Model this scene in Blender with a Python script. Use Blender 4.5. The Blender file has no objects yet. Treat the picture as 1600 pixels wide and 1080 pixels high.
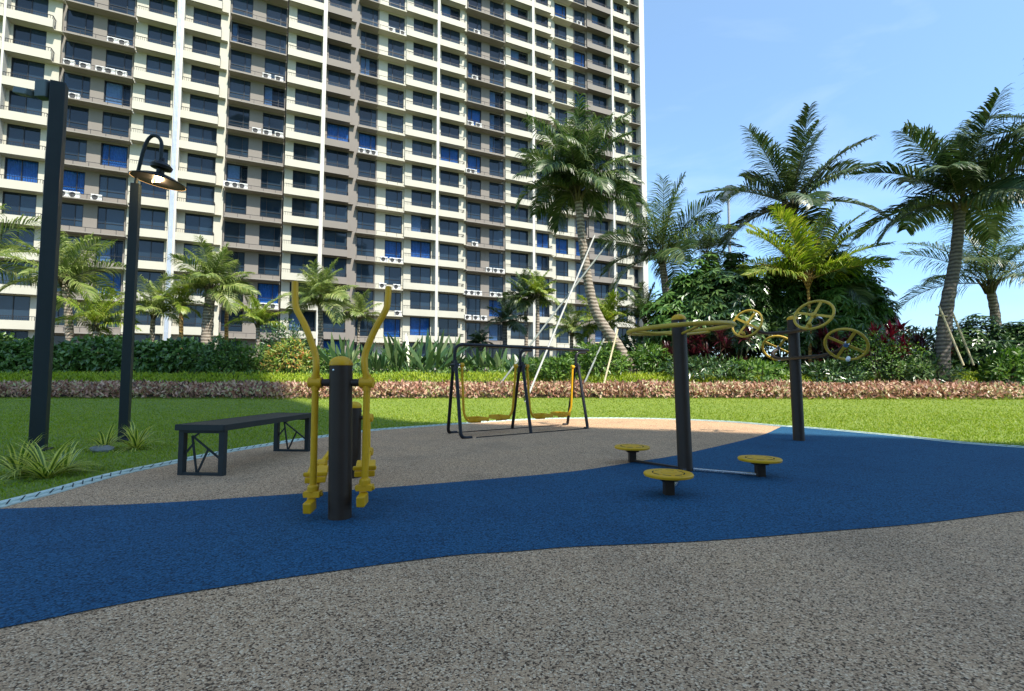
import bpy, bmesh, math, random
from mathutils import Vector, Matrix, noise
R = math.radians
sc = bpy.context.scene
C = sc.collection
PI = math.pi

# ---------------------------------------------------------------- camera, sky, sun
FPX, YH, CAMZ = 800.0, 592.0, 0.86
PITCH = math.atan((YH - 540) / FPX)
cam_d = bpy.data.cameras.new('camera'); cam = bpy.data.objects.new('camera', cam_d); C.objects.link(cam)
cam_d.sensor_width = 36; cam_d.lens = 18.0; cam_d.clip_end = 3000; cam_d.clip_start = 0.05
cam.location = (0, 0, CAMZ); cam.rotation_euler = (R(90) + PITCH, 0, 0)
sc.camera = cam
SUN_EL, SUN_AZ = 52.0, 141.5            # azimuth clockwise from +Y
sun_vec = Vector((math.sin(R(SUN_AZ)) * math.cos(R(SUN_EL)), math.cos(R(SUN_AZ)) * math.cos(R(SUN_EL)), math.sin(R(SUN_EL))))
w = bpy.data.worlds.new('World'); sc.world = w; w.use_nodes = True
nt = w.node_tree; sky = nt.nodes.new('ShaderNodeTexSky'); sky.sky_type = 'NISHITA'; sky.sun_disc = False
sky.sun_elevation = R(SUN_EL); sky.sun_rotation = R(SUN_AZ); sky.air_density = 1.0; sky.dust_density = .3; sky.ozone_density = 1.6
bg = nt.nodes['Background']; hs = nt.nodes.new('ShaderNodeHueSaturation'); hs.inputs['Hue'].default_value = .486; hs.inputs['Saturation'].default_value = .95; hs.inputs['Value'].default_value = 1.08
nt.links.new(sky.outputs[0], hs.inputs['Color'])
# the clear tropical air stays blue down to the tree line, with a few faint wisps of cloud
_tc = nt.nodes.new('ShaderNodeTexCoord'); _sx = nt.nodes.new('ShaderNodeSeparateXYZ'); nt.links.new(_tc.outputs['Generated'], _sx.inputs[0])
_r = nt.nodes.new('ShaderNodeValToRGB'); nt.links.new(_sx.outputs['Z'], _r.inputs[0])
_r.color_ramp.elements[0].position = 0; _r.color_ramp.elements[0].color = (.36, .455, .60, 1); _r.color_ramp.elements[1].position = .6; _r.color_ramp.elements[1].color = (.86, .87, .93, 1)
_e = _r.color_ramp.elements.new(.22); _e.color = (.56, .655, .80, 1)
_m = nt.nodes.new('ShaderNodeMixRGB'); _m.blend_type = 'MULTIPLY'; _m.inputs[0].default_value = 1; nt.links.new(hs.outputs[0], _m.inputs[1]); nt.links.new(_r.outputs[0], _m.inputs[2])
_mp = nt.nodes.new('ShaderNodeMapping'); _mp.inputs['Scale'].default_value = (1.6, 1.6, 5.5); nt.links.new(_tc.outputs['Generated'], _mp.inputs[0])
_n = nt.nodes.new('ShaderNodeTexNoise'); _n.inputs['Scale'].default_value = 1.7; _n.inputs['Detail'].default_value = 9; _n.inputs['Roughness'].default_value = .55; _n.inputs['Distortion'].default_value = .6; nt.links.new(_mp.outputs[0], _n.inputs['Vector'])
_c = nt.nodes.new('ShaderNodeMapRange'); _c.inputs[1].default_value = .5; _c.inputs[2].default_value = .8; _c.inputs[4].default_value = .14; nt.links.new(_n.outputs[0], _c.inputs[0])
_w = nt.nodes.new('ShaderNodeMixRGB'); _w.inputs[2].default_value = (4.6, 4.9, 5.2, 1); nt.links.new(_c.outputs[0], _w.inputs[0]); nt.links.new(_m.outputs[0], _w.inputs[1])
nt.links.new(_w.outputs[0], bg.inputs[0]); bg.inputs[1].default_value = 0.15
sl = bpy.data.lights.new('sun', 'SUN'); so = bpy.data.objects.new('sun', sl); C.objects.link(so)
sl.energy = 3.9; sl.angle = R(0.5); sl.color = (1, 0.94, 0.84)
so.rotation_euler = sun_vec.to_track_quat('Z', 'Y').to_euler()
sc.view_settings.view_transform = 'Standard'; sc.view_settings.look = 'None'
sc.view_settings.exposure = 1.18; sc.view_settings.gamma = 1

# ---------------------------------------------------------------- pixel -> place
def ray(x, y):
    u = (x - 800) / FPX; v = (540 - y) / FPX
    return Vector((u, math.cos(PITCH) - v * math.sin(PITCH), math.sin(PITCH) + v * math.cos(PITCH)))
CP = Vector((0, 0, CAMZ))
def G(x, y, z=0.0):
    d = ray(x, y); return CP + d * ((z - CAMZ) / d.z)
def U(x, y, Y):
    d = ray(x, y); return CP + d * (Y / d.y)
def proj(p):
    q = Vector(p) - CP
    zc = q.y * math.cos(PITCH) + q.z * math.sin(PITCH)
    yc = -q.y * math.sin(PITCH) + q.z * math.cos(PITCH)
    if zc < .1: return (-9999, -9999)
    return (800 + FPX * q.x / zc, 540 - FPX * yc / zc)

# ---------------------------------------------------------------- tagging
def tag(o, label=None, cat=None, group=None, kind=None):
    if label: o['label'] = label
    if cat: o['category'] = cat
    if group: o['group'] = group
    if kind: o['kind'] = kind
    return o
def empty(name, loc=(0, 0, 0), rz=0, **k):
    o = bpy.data.objects.new(name, None); C.objects.link(o); o.location = loc; o.rotation_euler = (0, 0, rz)
    o.empty_display_size = .2
    return tag(o, **k)

class MB:
    def __init__(s): s.v = []; s.f = []; s.m = []
    def face(s, pts, m=0):
        n = len(s.v); s.v.extend([tuple(p) for p in pts]); s.f.append(tuple(range(n, n + len(pts)))); s.m.append(m)
    def box(s, a, b, m=0, M=None):
        x0, y0, z0 = a; x1, y1, z1 = b
        c = [Vector(p) for p in ((x0,y0,z0),(x1,y0,z0),(x1,y1,z0),(x0,y1,z0),(x0,y0,z1),(x1,y0,z1),(x1,y1,z1),(x0,y1,z1))]
        if M is not None: c = [M @ p for p in c]
        n = len(s.v); s.v.extend([tuple(p) for p in c])
        for f in ((0,3,2,1),(4,5,6,7),(0,1,5,4),(1,2,6,5),(2,3,7,6),(3,0,4,7)):
            s.f.append(tuple(n + i for i in f)); s.m.append(m)
    def bar(s, p, q, w_, h_, m=0, up=Vector((0, 0, 1))):
        p = Vector(p); q = Vector(q); d = (q - p); L = d.length; d.normalize()
        if abs(d.dot(up)) > .98: up = Vector((0, 1, 0))
        a = d.cross(up).normalized(); b = a.cross(d)
        M = Matrix((a, d, b)).transposed().to_4x4(); M.translation = p
        s.box((-w_/2, 0, -h_/2), (w_/2, L, h_/2), m, M)
    def tube(s, pts, r, seg=10, m=0, caps=True):
        pts = [Vector(p) for p in pts]; n0 = len(s.v); N = len(pts)
        rs = r if isinstance(r, (list, tuple)) else [r] * N
        t = (pts[1] - pts[0]).normalized(); ref = Vector((0, 0, 1)) if abs(t.z) < .9 else Vector((1, 0, 0))
        a = t.cross(ref).normalized()
        for i, p in enumerate(pts):
            if i == 0: t = pts[1] - pts[0]
            elif i == N - 1: t = pts[-1] - pts[-2]
            else: t = (pts[i+1] - p).normalized() + (p - pts[i-1]).normalized()
            t.normalize(); a = (a - t * a.dot(t)).normalized(); b = t.cross(a)
            for k in range(seg):
                an = 2 * PI * k / seg
                s.v.append(tuple(p + (a * math.cos(an) + b * math.sin(an)) * rs[i]))
        for i in range(N - 1):
            for k in range(seg):
                k2 = (k + 1) % seg
                s.f.append((n0+i*seg+k, n0+i*seg+k2, n0+(i+1)*seg+k2, n0+(i+1)*seg+k)); s.m.append(m)
        if caps:
            s.f.append(tuple(n0 + k for k in reversed(range(seg)))); s.m.append(m)
            s.f.append(tuple(n0 + (N-1)*seg + k for k in range(seg))); s.m.append(m)
    def lathe(s, prof, seg=32, M=None, m=0):
        n0 = len(s.v); N = len(prof)
        for (r, z) in prof:
            for k in range(seg):
                a = 2 * PI * k / seg; p = Vector((r * math.cos(a), r * math.sin(a), z))
                s.v.append(tuple(M @ p if M is not None else p))
        for i in range(N - 1):
            for k in range(seg):
                k2 = (k + 1) % seg
                s.f.append((n0+i*seg+k, n0+i*seg+k2, n0+(i+1)*seg+k2, n0+(i+1)*seg+k)); s.m.append(m)
        s.f.append(tuple(n0 + k for k in reversed(range(seg)))); s.m.append(m)
        s.f.append(tuple(n0 + (N-1)*seg + k for k in range(seg))); s.m.append(m)
    def torus(s, R_, r, M, seg=40, rs=10, m=0):
        n0 = len(s.v)
        for i in range(seg):
            a = 2 * PI * i / seg
            for k in range(rs):
                b = 2 * PI * k / rs; rr = R_ + r * math.cos(b)
                s.v.append(tuple(M @ Vector((rr*math.cos(a), rr*math.sin(a), r*math.sin(b)))))
        for i in range(seg):
            for k in range(rs):
                i2 = (i+1) % seg; k2 = (k+1) % rs
                s.f.append((n0+i*rs+k, n0+i2*rs+k, n0+i2*rs+k2, n0+i*rs+k2)); s.m.append(m)
    def build(s, name, mats, parent=None, smooth=False, bevel=0, origin=None):
        if not isinstance(mats, (list, tuple)): mats = [mats]
        me = bpy.data.meshes.new(name)
        v = s.v
        if origin is not None:
            ox, oy, oz = origin; v = [(a-ox, b-oy, c-oz) for a, b, c in v]
        me.from_pydata(v, [], s.f)
        for m in mats: me.materials.append(m)
        if len(mats) > 1: me.polygons.foreach_set('material_index', s.m)
        if smooth:
            me.polygons.foreach_set('use_smooth', [True] * len(s.f))
            if smooth != 'all': me.set_sharp_from_angle(angle=R(38))
        me.update()
        o = bpy.data.objects.new(name, me); C.objects.link(o)
        if origin is not None: o.location = origin
        if parent is not None: o.parent = parent
        if bevel:
            b = o.modifiers.new('bevel', 'BEVEL'); b.width = bevel; b.segments = 2; b.limit_method = 'ANGLE'
        return o
def curve(pts, n=8):
    P = [Vector(p) for p in pts]; P = [2*P[0]-P[1]] + P + [2*P[-1]-P[-2]]; out = []
    for i in range(1, len(P) - 2):
        for k in range(n):
            t = k / n; a, b, c, d = P[i-1:i+3]
            out.append(.5*((2*b)+(c-a)*t+(2*a-5*b+4*c-d)*t*t+(3*b-3*c+d-a)*t**3))
    out.append(P[-2]); return out
def rounded(pts, r, n=6):
    P = [Vector(p) for p in pts]; out = [P[0]]
    for i in range(1, len(P)-1):
        a = (P[i-1]-P[i]); b = (P[i+1]-P[i]); rr = min(r, a.length*.49, b.length*.49)
        p0 = P[i]+a.normalized()*rr; p1 = P[i]+b.normalized()*rr
        for k in range(n+1):
            t = k/n; out.append(p0*(1-t)**2 + P[i]*2*t*(1-t) + p1*t*t)
    out.append(P[-1]); return out

# ---------------------------------------------------------------- materials
def nmat(name):
    m = bpy.data.materials.new(name); m.use_nodes = True; nt = m.node_tree
    return m, nt, nt.nodes['Principled BSDF'], nt.nodes, nt.links
def ramp(N, stops, interp='LINEAR'):
    r = N.new('ShaderNodeValToRGB'); r.color_ramp.interpolation = interp
    e = r.color_ramp.elements
    while len(e) > 1: e.remove(e[-1])
    e[0].position = stops[0][0]; e[0].color = (*stops[0][1], 1)
    for p, c in stops[1:]:
        q = e.new(p); q.color = (*c, 1)
    return r
def paint(name, col, rough=.5, var=.12, scale=6, metal=0, bump=0, bscale=60, coat=0, grime=None):
    m, nt, b, N, L = nmat(name)
    tc = N.new('ShaderNodeTexCoord'); n = N.new('ShaderNodeTexNoise'); n.inputs['Scale'].default_value = scale; n.inputs['Detail'].default_value = 8
    n.inputs['Roughness'].default_value = .65
    L.new(tc.outputs['Object'], n.inputs['Vector'])
    lo = tuple(c * (1 - var) for c in col); hi = tuple(min(1, c * (1 + var)) for c in col)
    st = [(.3, lo), (.7, hi)]
    if grime: st = [(.22, grime), (.36, lo), (.7, hi)]
    r = ramp(N, st); L.new(n.outputs[0], r.inputs[0]); L.new(r.outputs[0], b.inputs['Base Color'])
    rr = N.new('ShaderNodeMapRange'); rr.inputs[3].default_value = max(0, rough-.12); rr.inputs[4].default_value = min(1, rough+.12)
    L.new(n.outputs[0], rr.inputs[0]); L.new(rr.outputs[0], b.inputs['Roughness'])
    b.inputs['Metallic'].default_value = metal; b.inputs['Specular IOR Level'].default_value = .3 if not metal else .5
    if coat: b.inputs['Coat Weight'].default_value = coat
    if bump:
        n2 = N.new('ShaderNodeTexNoise'); n2.inputs['Scale'].default_value = bscale; n2.inputs['Detail'].default_value = 3
        L.new(tc.outputs['Object'], n2.inputs['Vector'])
        bp = N.new('ShaderNodeBump'); bp.inputs['Strength'].default_value = bump; bp.inputs['Distance'].default_value = .01
        L.new(n2.outputs[0], bp.inputs['Height']); L.new(bp.outputs[0], b.inputs['Normal'])
    return m
def leafmat(name, cols, rough=.45, trans=.35, spec=.5):
    m, nt, b, N, L = nmat(name)
    g = N.new('ShaderNodeNewGeometry')
    tc = N.new('ShaderNodeTexCoord'); n = N.new('ShaderNodeTexNoise'); n.inputs['Scale'].default_value = .9; n.inputs['Detail'].default_value = 3
    L.new(tc.outputs['Object'], n.inputs['Vector'])
    a = N.new('ShaderNodeMath'); a.operation = 'MULTIPLY_ADD'; a.inputs[1].default_value = .65
    n2 = N.new('ShaderNodeMath'); n2.operation = 'MULTIPLY'; n2.inputs[1].default_value = .5
    L.new(n.outputs[0], n2.inputs[0]); L.new(g.outputs['Random Per Island'], a.inputs[0]); L.new(n2.outputs[0], a.inputs[2])
    k = len(cols); r = ramp(N, [(.12 + .76 * i / max(1, k-1), c) for i, c in enumerate(cols)])
    L.new(a.outputs[0], r.inputs[0]); L.new(r.outputs[0], b.inputs['Base Color'])
    b.inputs['Roughness'].default_value = rough; b.inputs['Specular IOR Level'].default_value = spec
    t = N.new('ShaderNodeBsdfTranslucent')
    hs = N.new('ShaderNodeHueSaturation'); hs.inputs['Value'].default_value = 1.6; hs.inputs['Saturation'].default_value = 1.1
    L.new(r.outputs[0], hs.inputs['Color']); L.new(hs.outputs[0], t.inputs[0])
    mx = N.new('ShaderNodeMixShader'); mx.inputs[0].default_value = trans
    L.new(b.outputs[0], mx.inputs[1]); L.new(t.outputs[0], mx.inputs[2]); L.new(mx.outputs[0], N['Material Output'].inputs[0])
    return m
def rubber(name, dark, mid, light, sc1=115):
    m, nt, b, N, L = nmat(name)
    tc = N.new('ShaderNodeTexCoord')
    v = N.new('ShaderNodeTexVoronoi'); v.inputs['Scale'].default_value = sc1; v.feature = 'F1'
    nz = N.new('ShaderNodeTexNoise'); nz.inputs['Scale'].default_value = sc1 * .7; nz.inputs['Detail'].default_value = 2
    L.new(tc.outputs['Object'], nz.inputs['Vector'])
    mv = N.new('ShaderNodeMixRGB'); mv.inputs[0].default_value = .006; L.new(tc.outputs['Object'], mv.inputs[1]); L.new(nz.outputs['Color'], mv.inputs[2])
    L.new(mv.outputs[0], v.inputs['Vector'])
    sx = N.new('ShaderNodeSeparateColor'); L.new(v.outputs['Color'], sx.inputs[0])
    r = ramp(N, [(0, dark), (.14, dark), (.3, mid), (.72, mid), (.95, light)]); L.new(sx.outputs[0], r.inputs[0])
    # dark pits between the granules
    pit = ramp(N, [(.0, (1, 1, 1)), (.5, (.96, .96, .96)), (.8, (.42, .42, .42))]); L.new(v.outputs['Distance'], pit.inputs[0])
    mu = N.new('ShaderNodeMixRGB'); mu.blend_type = 'MULTIPLY'; mu.inputs[0].default_value = .85; L.new(r.outputs[0], mu.inputs[1]); L.new(pit.outputs[0], mu.inputs[2])
    big = N.new('ShaderNodeTexNoise'); big.inputs['Scale'].default_value = 1.3; big.inputs['Detail'].default_value = 6; big.inputs['Roughness'].default_value = .6
    L.new(tc.outputs['Object'], big.inputs['Vector'])
    br = ramp(N, [(.30, (.76, .78, .80)), (.50, (.95, .95, .95)), (.72, (1.0, .99, .96))]); L.new(big.outputs[0], br.inputs[0])
    m2 = N.new('ShaderNodeMixRGB'); m2.blend_type = 'MULTIPLY'; m2.inputs[0].default_value = 1; L.new(mu.outputs[0], m2.inputs[1]); L.new(br.outputs[0], m2.inputs[2])
    L.new(m2.outputs[0], b.inputs['Base Color']); b.inputs['Roughness'].default_value = .85; b.inputs['Specular IOR Level'].default_value = .15
    bp = N.new('ShaderNodeBump'); bp.inputs['Strength'].default_value = .7; bp.inputs['Distance'].default_value = .004; bp.invert = True
    L.new(v.outputs['Distance'], bp.inputs['Height']); L.new(bp.outputs[0], b.inputs['Normal'])
    return m

M = {}
M['rubber_tan'] = rubber('tan_rubber_granules', (.13, .078, .045), (.62, .385, .215), (.90, .64, .40), 165)
M['rubber_blue'] = rubber('blue_rubber_granules', (.014, .045, .085), (.021, .098, .19), (.035, .14, .255), 120)
M['cream'] = paint('cream_facade_paint', (.45, .43, .345), .7, .05, .4, grime=(.38, .355, .285))
M['cream2'] = paint('white_fin_paint', (.50, .485, .42), .6, .04, .4)
M['grey'] = paint('taupe_facade_paint', (.20, .178, .152), .75, .06, .4)
M['soffit'] = paint('taupe_slab_paint', (.23, .21, .178), .75, .08, .8)
M['rail'] = paint('black_railing_paint', (.02, .02, .022), .5)
M['frame'] = paint('dark_window_frame', (.018, .02, .022), .4)
M['metal'] = paint('galvanised_pipe', (.55, .56, .58), .35, .1, 3, metal=.6)
M['ac'] = paint('white_unit_casing', (.62, .62, .58), .5, .1, 4)
M['ac_fan'] = paint('dark_fan_grille', (.05, .05, .05), .6)
M['curtain'] = paint('blue_curtain_cloth', (.05, .22, .58), .9, .25, 5)
M['curtain_pale'] = paint('pale_blue_curtain_cloth', (.32, .45, .62), .9, .2, 5)
M['post'] = paint('dark_brown_powder_coat', (.034, .022, .014), .5, .15, 9, bump=.04, bscale=240)
M['yellow'] = paint('yellow_powder_coat', (.66, .35, .008), .42, .10, 8, bump=.02, bscale=200, grime=(.36, .23, .02))
M['yellow_pale'] = paint('faded_yellow_paint', (.50, .33, .032), .42, .12, 8, grime=(.38, .29, .06))
M['black'] = paint('black_steel_paint', (.010, .010, .012), .42, .2, 8)
M['bench'] = paint('charcoal_steel_paint', (.018, .025, .027), .5, .18, 9, bump=.03)
M['pole'] = paint('dark_green_grey_pole_paint', (.013, .021, .023), .5, .15, 4)
M['chrome'] = paint('bare_steel', (.55, .55, .56), .25, .08, 12, metal=.9)
M['camgrey'] = paint('grey_plastic', (.10, .13, .14), .5)
M['white_knob'] = paint('white_plastic', (.75, .75, .72), .4)
M['teal'] = paint('pale_teal_kerb_paint', (.50, .60, .53), .6, .15, 14, grime=(.26, .36, .32))
M['slot'] = paint('dark_slot', (.02, .03, .03), .8)
M['stone'] = paint('grey_stone', (.22, .23, .23), .8, .25, 12, bump=.4, bscale=30)
M['trunk'] = None
M['bamboo'] = paint('weathered_bamboo', (.42, .36, .22), .6, .3, 9)
M['pipe_white'] = paint('pale_steel_prop', (.36, .36, .33), .5, .2, 6)
M['prop_grey'] = paint('grey_green_prop', (.20, .22, .20), .6, .25, 6)
M['stem'] = paint('green_brown_stem', (.09, .08, .04), .7, .3, 10)
M['wire'] = paint('floodlight_pole_paint', (.30, .33, .36), .5)

def trunkmat(name, c1, c2):
    m, nt, b, N, L = nmat(name)
    tc = N.new('ShaderNodeTexCoord'); wv = N.new('ShaderNodeTexWave'); wv.bands_direction = 'Z'; wv.inputs['Scale'].default_value = 2.2
    wv.inputs['Distortion'].default_value = 2.5; wv.inputs['Detail'].default_value = 3; wv.inputs['Detail Scale'].default_value = 2.5
    L.new(tc.outputs['Object'], wv.inputs['Vector'])
    n = N.new('ShaderNodeTexNoise'); n.inputs['Scale'].default_value = 7; n.inputs['Detail'].default_value = 6; L.new(tc.outputs['Object'], n.inputs['Vector'])
    r = ramp(N, [(.1, tuple(c*.45 for c in c1)), (.35, c1), (.8, c2)]); mx = N.new('ShaderNodeMixRGB'); mx.inputs[0].default_value = .45
    L.new(wv.outputs[0], mx.inputs[1]); L.new(n.outputs[0], mx.inputs[2]); L.new(mx.outputs[0], r.inputs[0]); L.new(r.outputs[0], b.inputs['Base Color'])
    b.inputs['Roughness'].default_value = .85
    bp = N.new('ShaderNodeBump'); bp.inputs['Strength'].default_value = .6; bp.inputs['Distance'].default_value = .03
    L.new(mx.outputs[0], bp.inputs['Height']); L.new(bp.outputs[0], b.inputs['Normal']); return m
M['trunk'] = trunkmat('ringed_palm_bark', (.17, .135, .10), (.36, .31, .25))
M['trunk_dark'] = trunkmat('dark_palm_bark', (.09, .075, .065), (.20, .17, .145))
M['trunk_orange'] = trunkmat('orange_brown_palm_stalk', (.25, .13, .03), (.42, .26, .08))

M['frond'] = leafmat('coconut_frond_green', [(.012, .025, .008), (.03, .065, .015), (.065, .115, .026), (.15, .19, .07)], .38, .34)
M['frond_dark'] = leafmat('dark_frond_green', [(.012, .028, .010), (.03, .062, .018), (.055, .10, .03), (.13, .16, .07)], .4, .16)
M['frond_lime'] = leafmat('lime_frond_green', [(.05, .10, .012), (.12, .19, .02), (.20, .28, .035), (.32, .34, .06)], .4, .35)
M['frond_pale'] = leafmat('silvery_frond_green', [(.04, .075, .015), (.10, .155, .03), (.20, .26, .06), (.34, .37, .13)], .4, .34)
M['leaf_dark'] = leafmat('dark_glossy_leaf', [(.010, .028, .009), (.022, .058, .016), (.05, .105, .028), (.11, .18, .05)], .28, .12, .7)
M['leaf_mid'] = leafmat('mid_green_leaf', [(.02, .055, .010), (.05, .12, .018), (.10, .19, .028), (.17, .27, .05)], .4, .3)
M['leaf_hedge'] = leafmat('hedge_leaf', [(.018, .055, .013), (.045, .115, .022), (.09, .18, .035), (.15, .25, .06)], .32, .22, .6)
M['leaf_lime'] = leafmat('lime_groundcover_leaf', [(.10, .19, .008), (.21, .31, .012), (.32, .40, .02), (.42, .48, .04)], .45, .35)
M['leaf_red'] = leafmat('red_cordyline_leaf', [(.09, .008, .016), (.22, .012, .03), (.42, .03, .065), (.16, .03, .03)], .35, .3)
M['leaf_maroon'] = leafmat('maroon_leaf', [(.022, .007, .009), (.045, .009, .014), (.085, .014, .022), (.025, .03, .014)], .35, .25)
M['leaf_pink'] = leafmat('coppery_pink_leaf', [(.04, .045, .018), (.15, .07, .04), (.36, .17, .11), (.60, .38, .27), (.42, .42, .20)], .4, .25)
M['leaf_croton'] = leafmat('yellow_orange_croton_leaf', [(.05, .12, .015), (.12, .22, .03), (.24, .33, .05), (.38, .36, .08), (.50, .17, .05)], .4, .3)
M['leaf_strel'] = leafmat('blue_green_paddle_leaf', [(.02, .06, .022), (.05, .11, .035), (.10, .17, .055), (.22, .28, .12)], .35, .2)
M['lily'] = leafmat('lily_green', [(.04, .10, .012), (.09, .17, .02), (.14, .22, .03)], .4, .3)
M['lily_edge'] = leafmat('lily_cream_edge', [(.58, .58, .09), (.70, .68, .18)], .4, .3)

def glassmat(name, base, rough=.04, clear=0):
    m, nt, b, N, L = nmat(name)
    g = N.new('ShaderNodeNewGeometry'); r = ramp(N, [(0, tuple(c*.6 for c in base)), (1, tuple(c*1.5 for c in base))])
    oi = N.new('ShaderNodeObjectInfo'); ad = N.new('ShaderNodeMath'); ad.operation = 'ADD'; fr = N.new('ShaderNodeMath'); fr.operation = 'FRACT'
    L.new(g.outputs['Random Per Island'], ad.inputs[0]); L.new(oi.outputs['Random'], ad.inputs[1]); L.new(ad.outputs[0], fr.inputs[0])
    L.new(fr.outputs[0], r.inputs[0]); L.new(r.outputs[0], b.inputs['Base Color'])
    b.inputs['Roughness'].default_value = rough; b.inputs['IOR'].default_value = 1.42
    tc = N.new('ShaderNodeTexCoord'); n = N.new('ShaderNodeTexNoise'); n.inputs['Scale'].default_value = .55; n.inputs['Detail'].default_value = 1
    L.new(tc.outputs['Object'], n.inputs['Vector']); bp = N.new('ShaderNodeBump'); bp.inputs['Strength'].default_value = .15; bp.inputs['Distance'].default_value = .08
    L.new(n.outputs[0], bp.inputs['Height']); L.new(bp.outputs[0], b.inputs['Normal'])
    if clear:
        t = N.new('ShaderNodeBsdfTransparent'); t.inputs[0].default_value = (.75, .85, .95, 1); mx = N.new('ShaderNodeMixShader'); mx.inputs[0].default_value = clear
        L.new(b.outputs[0], mx.inputs[1]); L.new(t.outputs[0], mx.inputs[2]); L.new(mx.outputs[0], N['Material Output'].inputs[0])
    return m
M['glass'] = glassmat('tinted_window_glass', (.014, .026, .040))
M['glass_clear'] = glassmat('clear_window_glass', (.012, .02, .03), clear=.72)

def grassmat():
    m, nt, b, N, L = nmat('lawn_grass')
    tc = N.new('ShaderNodeTexCoord')
    n1 = N.new('ShaderNodeTexNoise'); n1.inputs['Scale'].default_value = 55; n1.inputs['Detail'].default_value = 6; n1.inputs['Roughness'].default_value = .7
    n2 = N.new('ShaderNodeTexNoise'); n2.inputs['Scale'].default_value = .8; n2.inputs['Detail'].default_value = 3
    L.new(tc.outputs['Object'], n1.inputs['Vector']); L.new(tc.outputs['Object'], n2.inputs['Vector'])
    r1 = ramp(N, [(.3, (.10, .15, .012)), (.5, (.16, .22, .02)), (.72, (.23, .29, .035))]); L.new(n1.outputs[0], r1.inputs[0])
    r2 = ramp(N, [(.3, (.78, .85, .75)), (.7, (1.0, 1.0, 1.0))]); L.new(n2.outputs[0], r2.inputs[0])
    mu = N.new('ShaderNodeMixRGB'); mu.blend_type = 'MULTIPLY'; mu.inputs[0].default_value = 1; L.new(r1.outputs[0], mu.inputs[1]); L.new(r2.outputs[0], mu.inputs[2])
    L.new(mu.outputs[0], b.inputs['Base Color']); b.inputs['Roughness'].default_value = .9
    bp = N.new('ShaderNodeBump'); bp.inputs['Strength'].default_value = .6; bp.inputs['Distance'].default_value = .03
    L.new(n1.outputs[0], bp.inputs['Height']); L.new(bp.outputs[0], b.inputs['Normal']); return m
M['lawn'] = grassmat()
M['blade'] = leafmat('grass_blade', [(.13, .20, .014), (.18, .26, .018), (.22, .30, .025), (.30, .34, .05)], .5, .35, .3)
M['soil'] = paint('dark_soil', (.045, .035, .022), .95, .3, 3, bump=.5, bscale=8)
M['paving'] = paint('pale_concrete_paving', (.36, .35, .32), .8, .12, .7)

# ---------------------------------------------------------------- ground
def sstep(a, b, t):
    t = max(0, min(1, (t - a) / (b - a))); return t * t * (3 - 2 * t)
def gz(x, y):
    return .22 * sstep(12.5, 18, y) + .55 * sstep(18.2, 20.2, y) + .5 * sstep(20.2, 23, y) + .25 * sstep(30, 60, y)
BED = 17.9
mb = MB()
xs = [-900, -300, -120, -60] + [-40 + 1.0*i for i in range(81)] + [60, 120, 300, 900]
ys = [-900, -300, -60, -20, -8, 0, 4, 8, 11.8] + [12.5 + .5*i for i in range(28)] + [28, 32, 36, 40, 45, 50, 55, 60, 80, 120, 300, 900, 2000]
nx = len(xs)
for y in ys:
    for x in xs: mb.v.append((x, y, gz(x, y)))
for j in range(len(ys)-1):
    for i in range(nx-1):
        mb.f.append((j*nx+i, j*nx+i+1, (j+1)*nx+i+1, (j+1)*nx+i))
        mb.m.append(0 if ys[j] < BED - .8 else (1 if ys[j] < 900 else 0))  # unseen ground past the bed made dark soil to cut bounce onto the tower
lawn = tag(mb.build('ground', [M['lawn'], M['soil']], smooth='all'), kind='structure')

def P2(pxs, z): return [G(x, y, 0).xy.to_3d() + Vector((0, 0, z)) for x, y in pxs]
edge_px = [(0, 797), (94, 772), (188, 745), (272, 727), (347, 711), (428, 697), (478, 689), (580, 675), (660, 668.5), (760, 661), (840, 656.5), (920, 655), (980, 655.2), (1056, 657), (1140, 661), (1221, 668), (1255, 670), (1405, 684), (1600, 702)]
EDGE = [G(x, y) for x, y in edge_px]
# continue the rim beyond the frame on both sides
EDGE = [Vector((-1.6, -4, 0)), Vector((-2.3, -1.5, 0)), Vector((-2.9, .4, 0)), Vector((-3.2, 1.9, 0))] + EDGE + [Vector((9.6, 4.2, 0)), Vector((11.5, 1.0, 0)), Vector((12, -4, 0))]
EDGE = curve([(p.x, p.y, 0) for p in EDGE], 6)
def poly(pts, z, m, name):
    from mathutils.geometry import delaunay_2d_cdt
    q = [Vector((p[0], p[1]))  for p in pts]; n_ = len(q)
    v_, e_, f_, _, _, _ = delaunay_2d_cdt(q, [], [list(range(n_))], 1, 1e-5)
    fs = []
    for f in f_:
        a, b, c = (v_[i] for i in f[:3]); fs.append(tuple(f) if (b-a).cross(c-a) > 0 else tuple(reversed(f)))
    me = bpy.data.meshes.new(name); me.from_pydata([(p.x, p.y, z) for p in v_], [], fs); me.materials.append(m)
    o = bpy.data.objects.new(name, me); C.objects.link(o); o['kind'] = 'structure'; return o
poly(EDGE + [Vector((12, -8, 0)), Vector((-1.6, -8, 0))], .012, M['rubber_tan'], 'playground_surface')
lo_px = [(0, 989), (250, 939), (500, 901), (700, 874), (800, 867), (900, 859), (1100, 850), (1300, 834), (1450, 821), (1600, 802)]
up_px = [(0, 799), (110, 795), (219, 791), (320, 785), (406, 779), (478, 774), (560, 768), (640, 762), (760, 752), (860, 743), (920, 736), (995, 724), (1056, 714), (1110, 702), (1160, 690), (1195, 680), (1221, 668)]
LO = curve([(-3.05, .95, 0), (-2.4, 1.33, 0)] + [tuple(G(*p)) for p in lo_px] + [(4.0, 3.5, 0), (4.9, 3.72, 0), (6.0, 3.9, 0), (7.5, 4.0, 0), (9.5, 4.1, 0)], 5)
LO = [Vector((p.x, p.y, 0)) for p in LO]
UP = curve([tuple(G(*p)) for p in up_px], 5)
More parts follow.
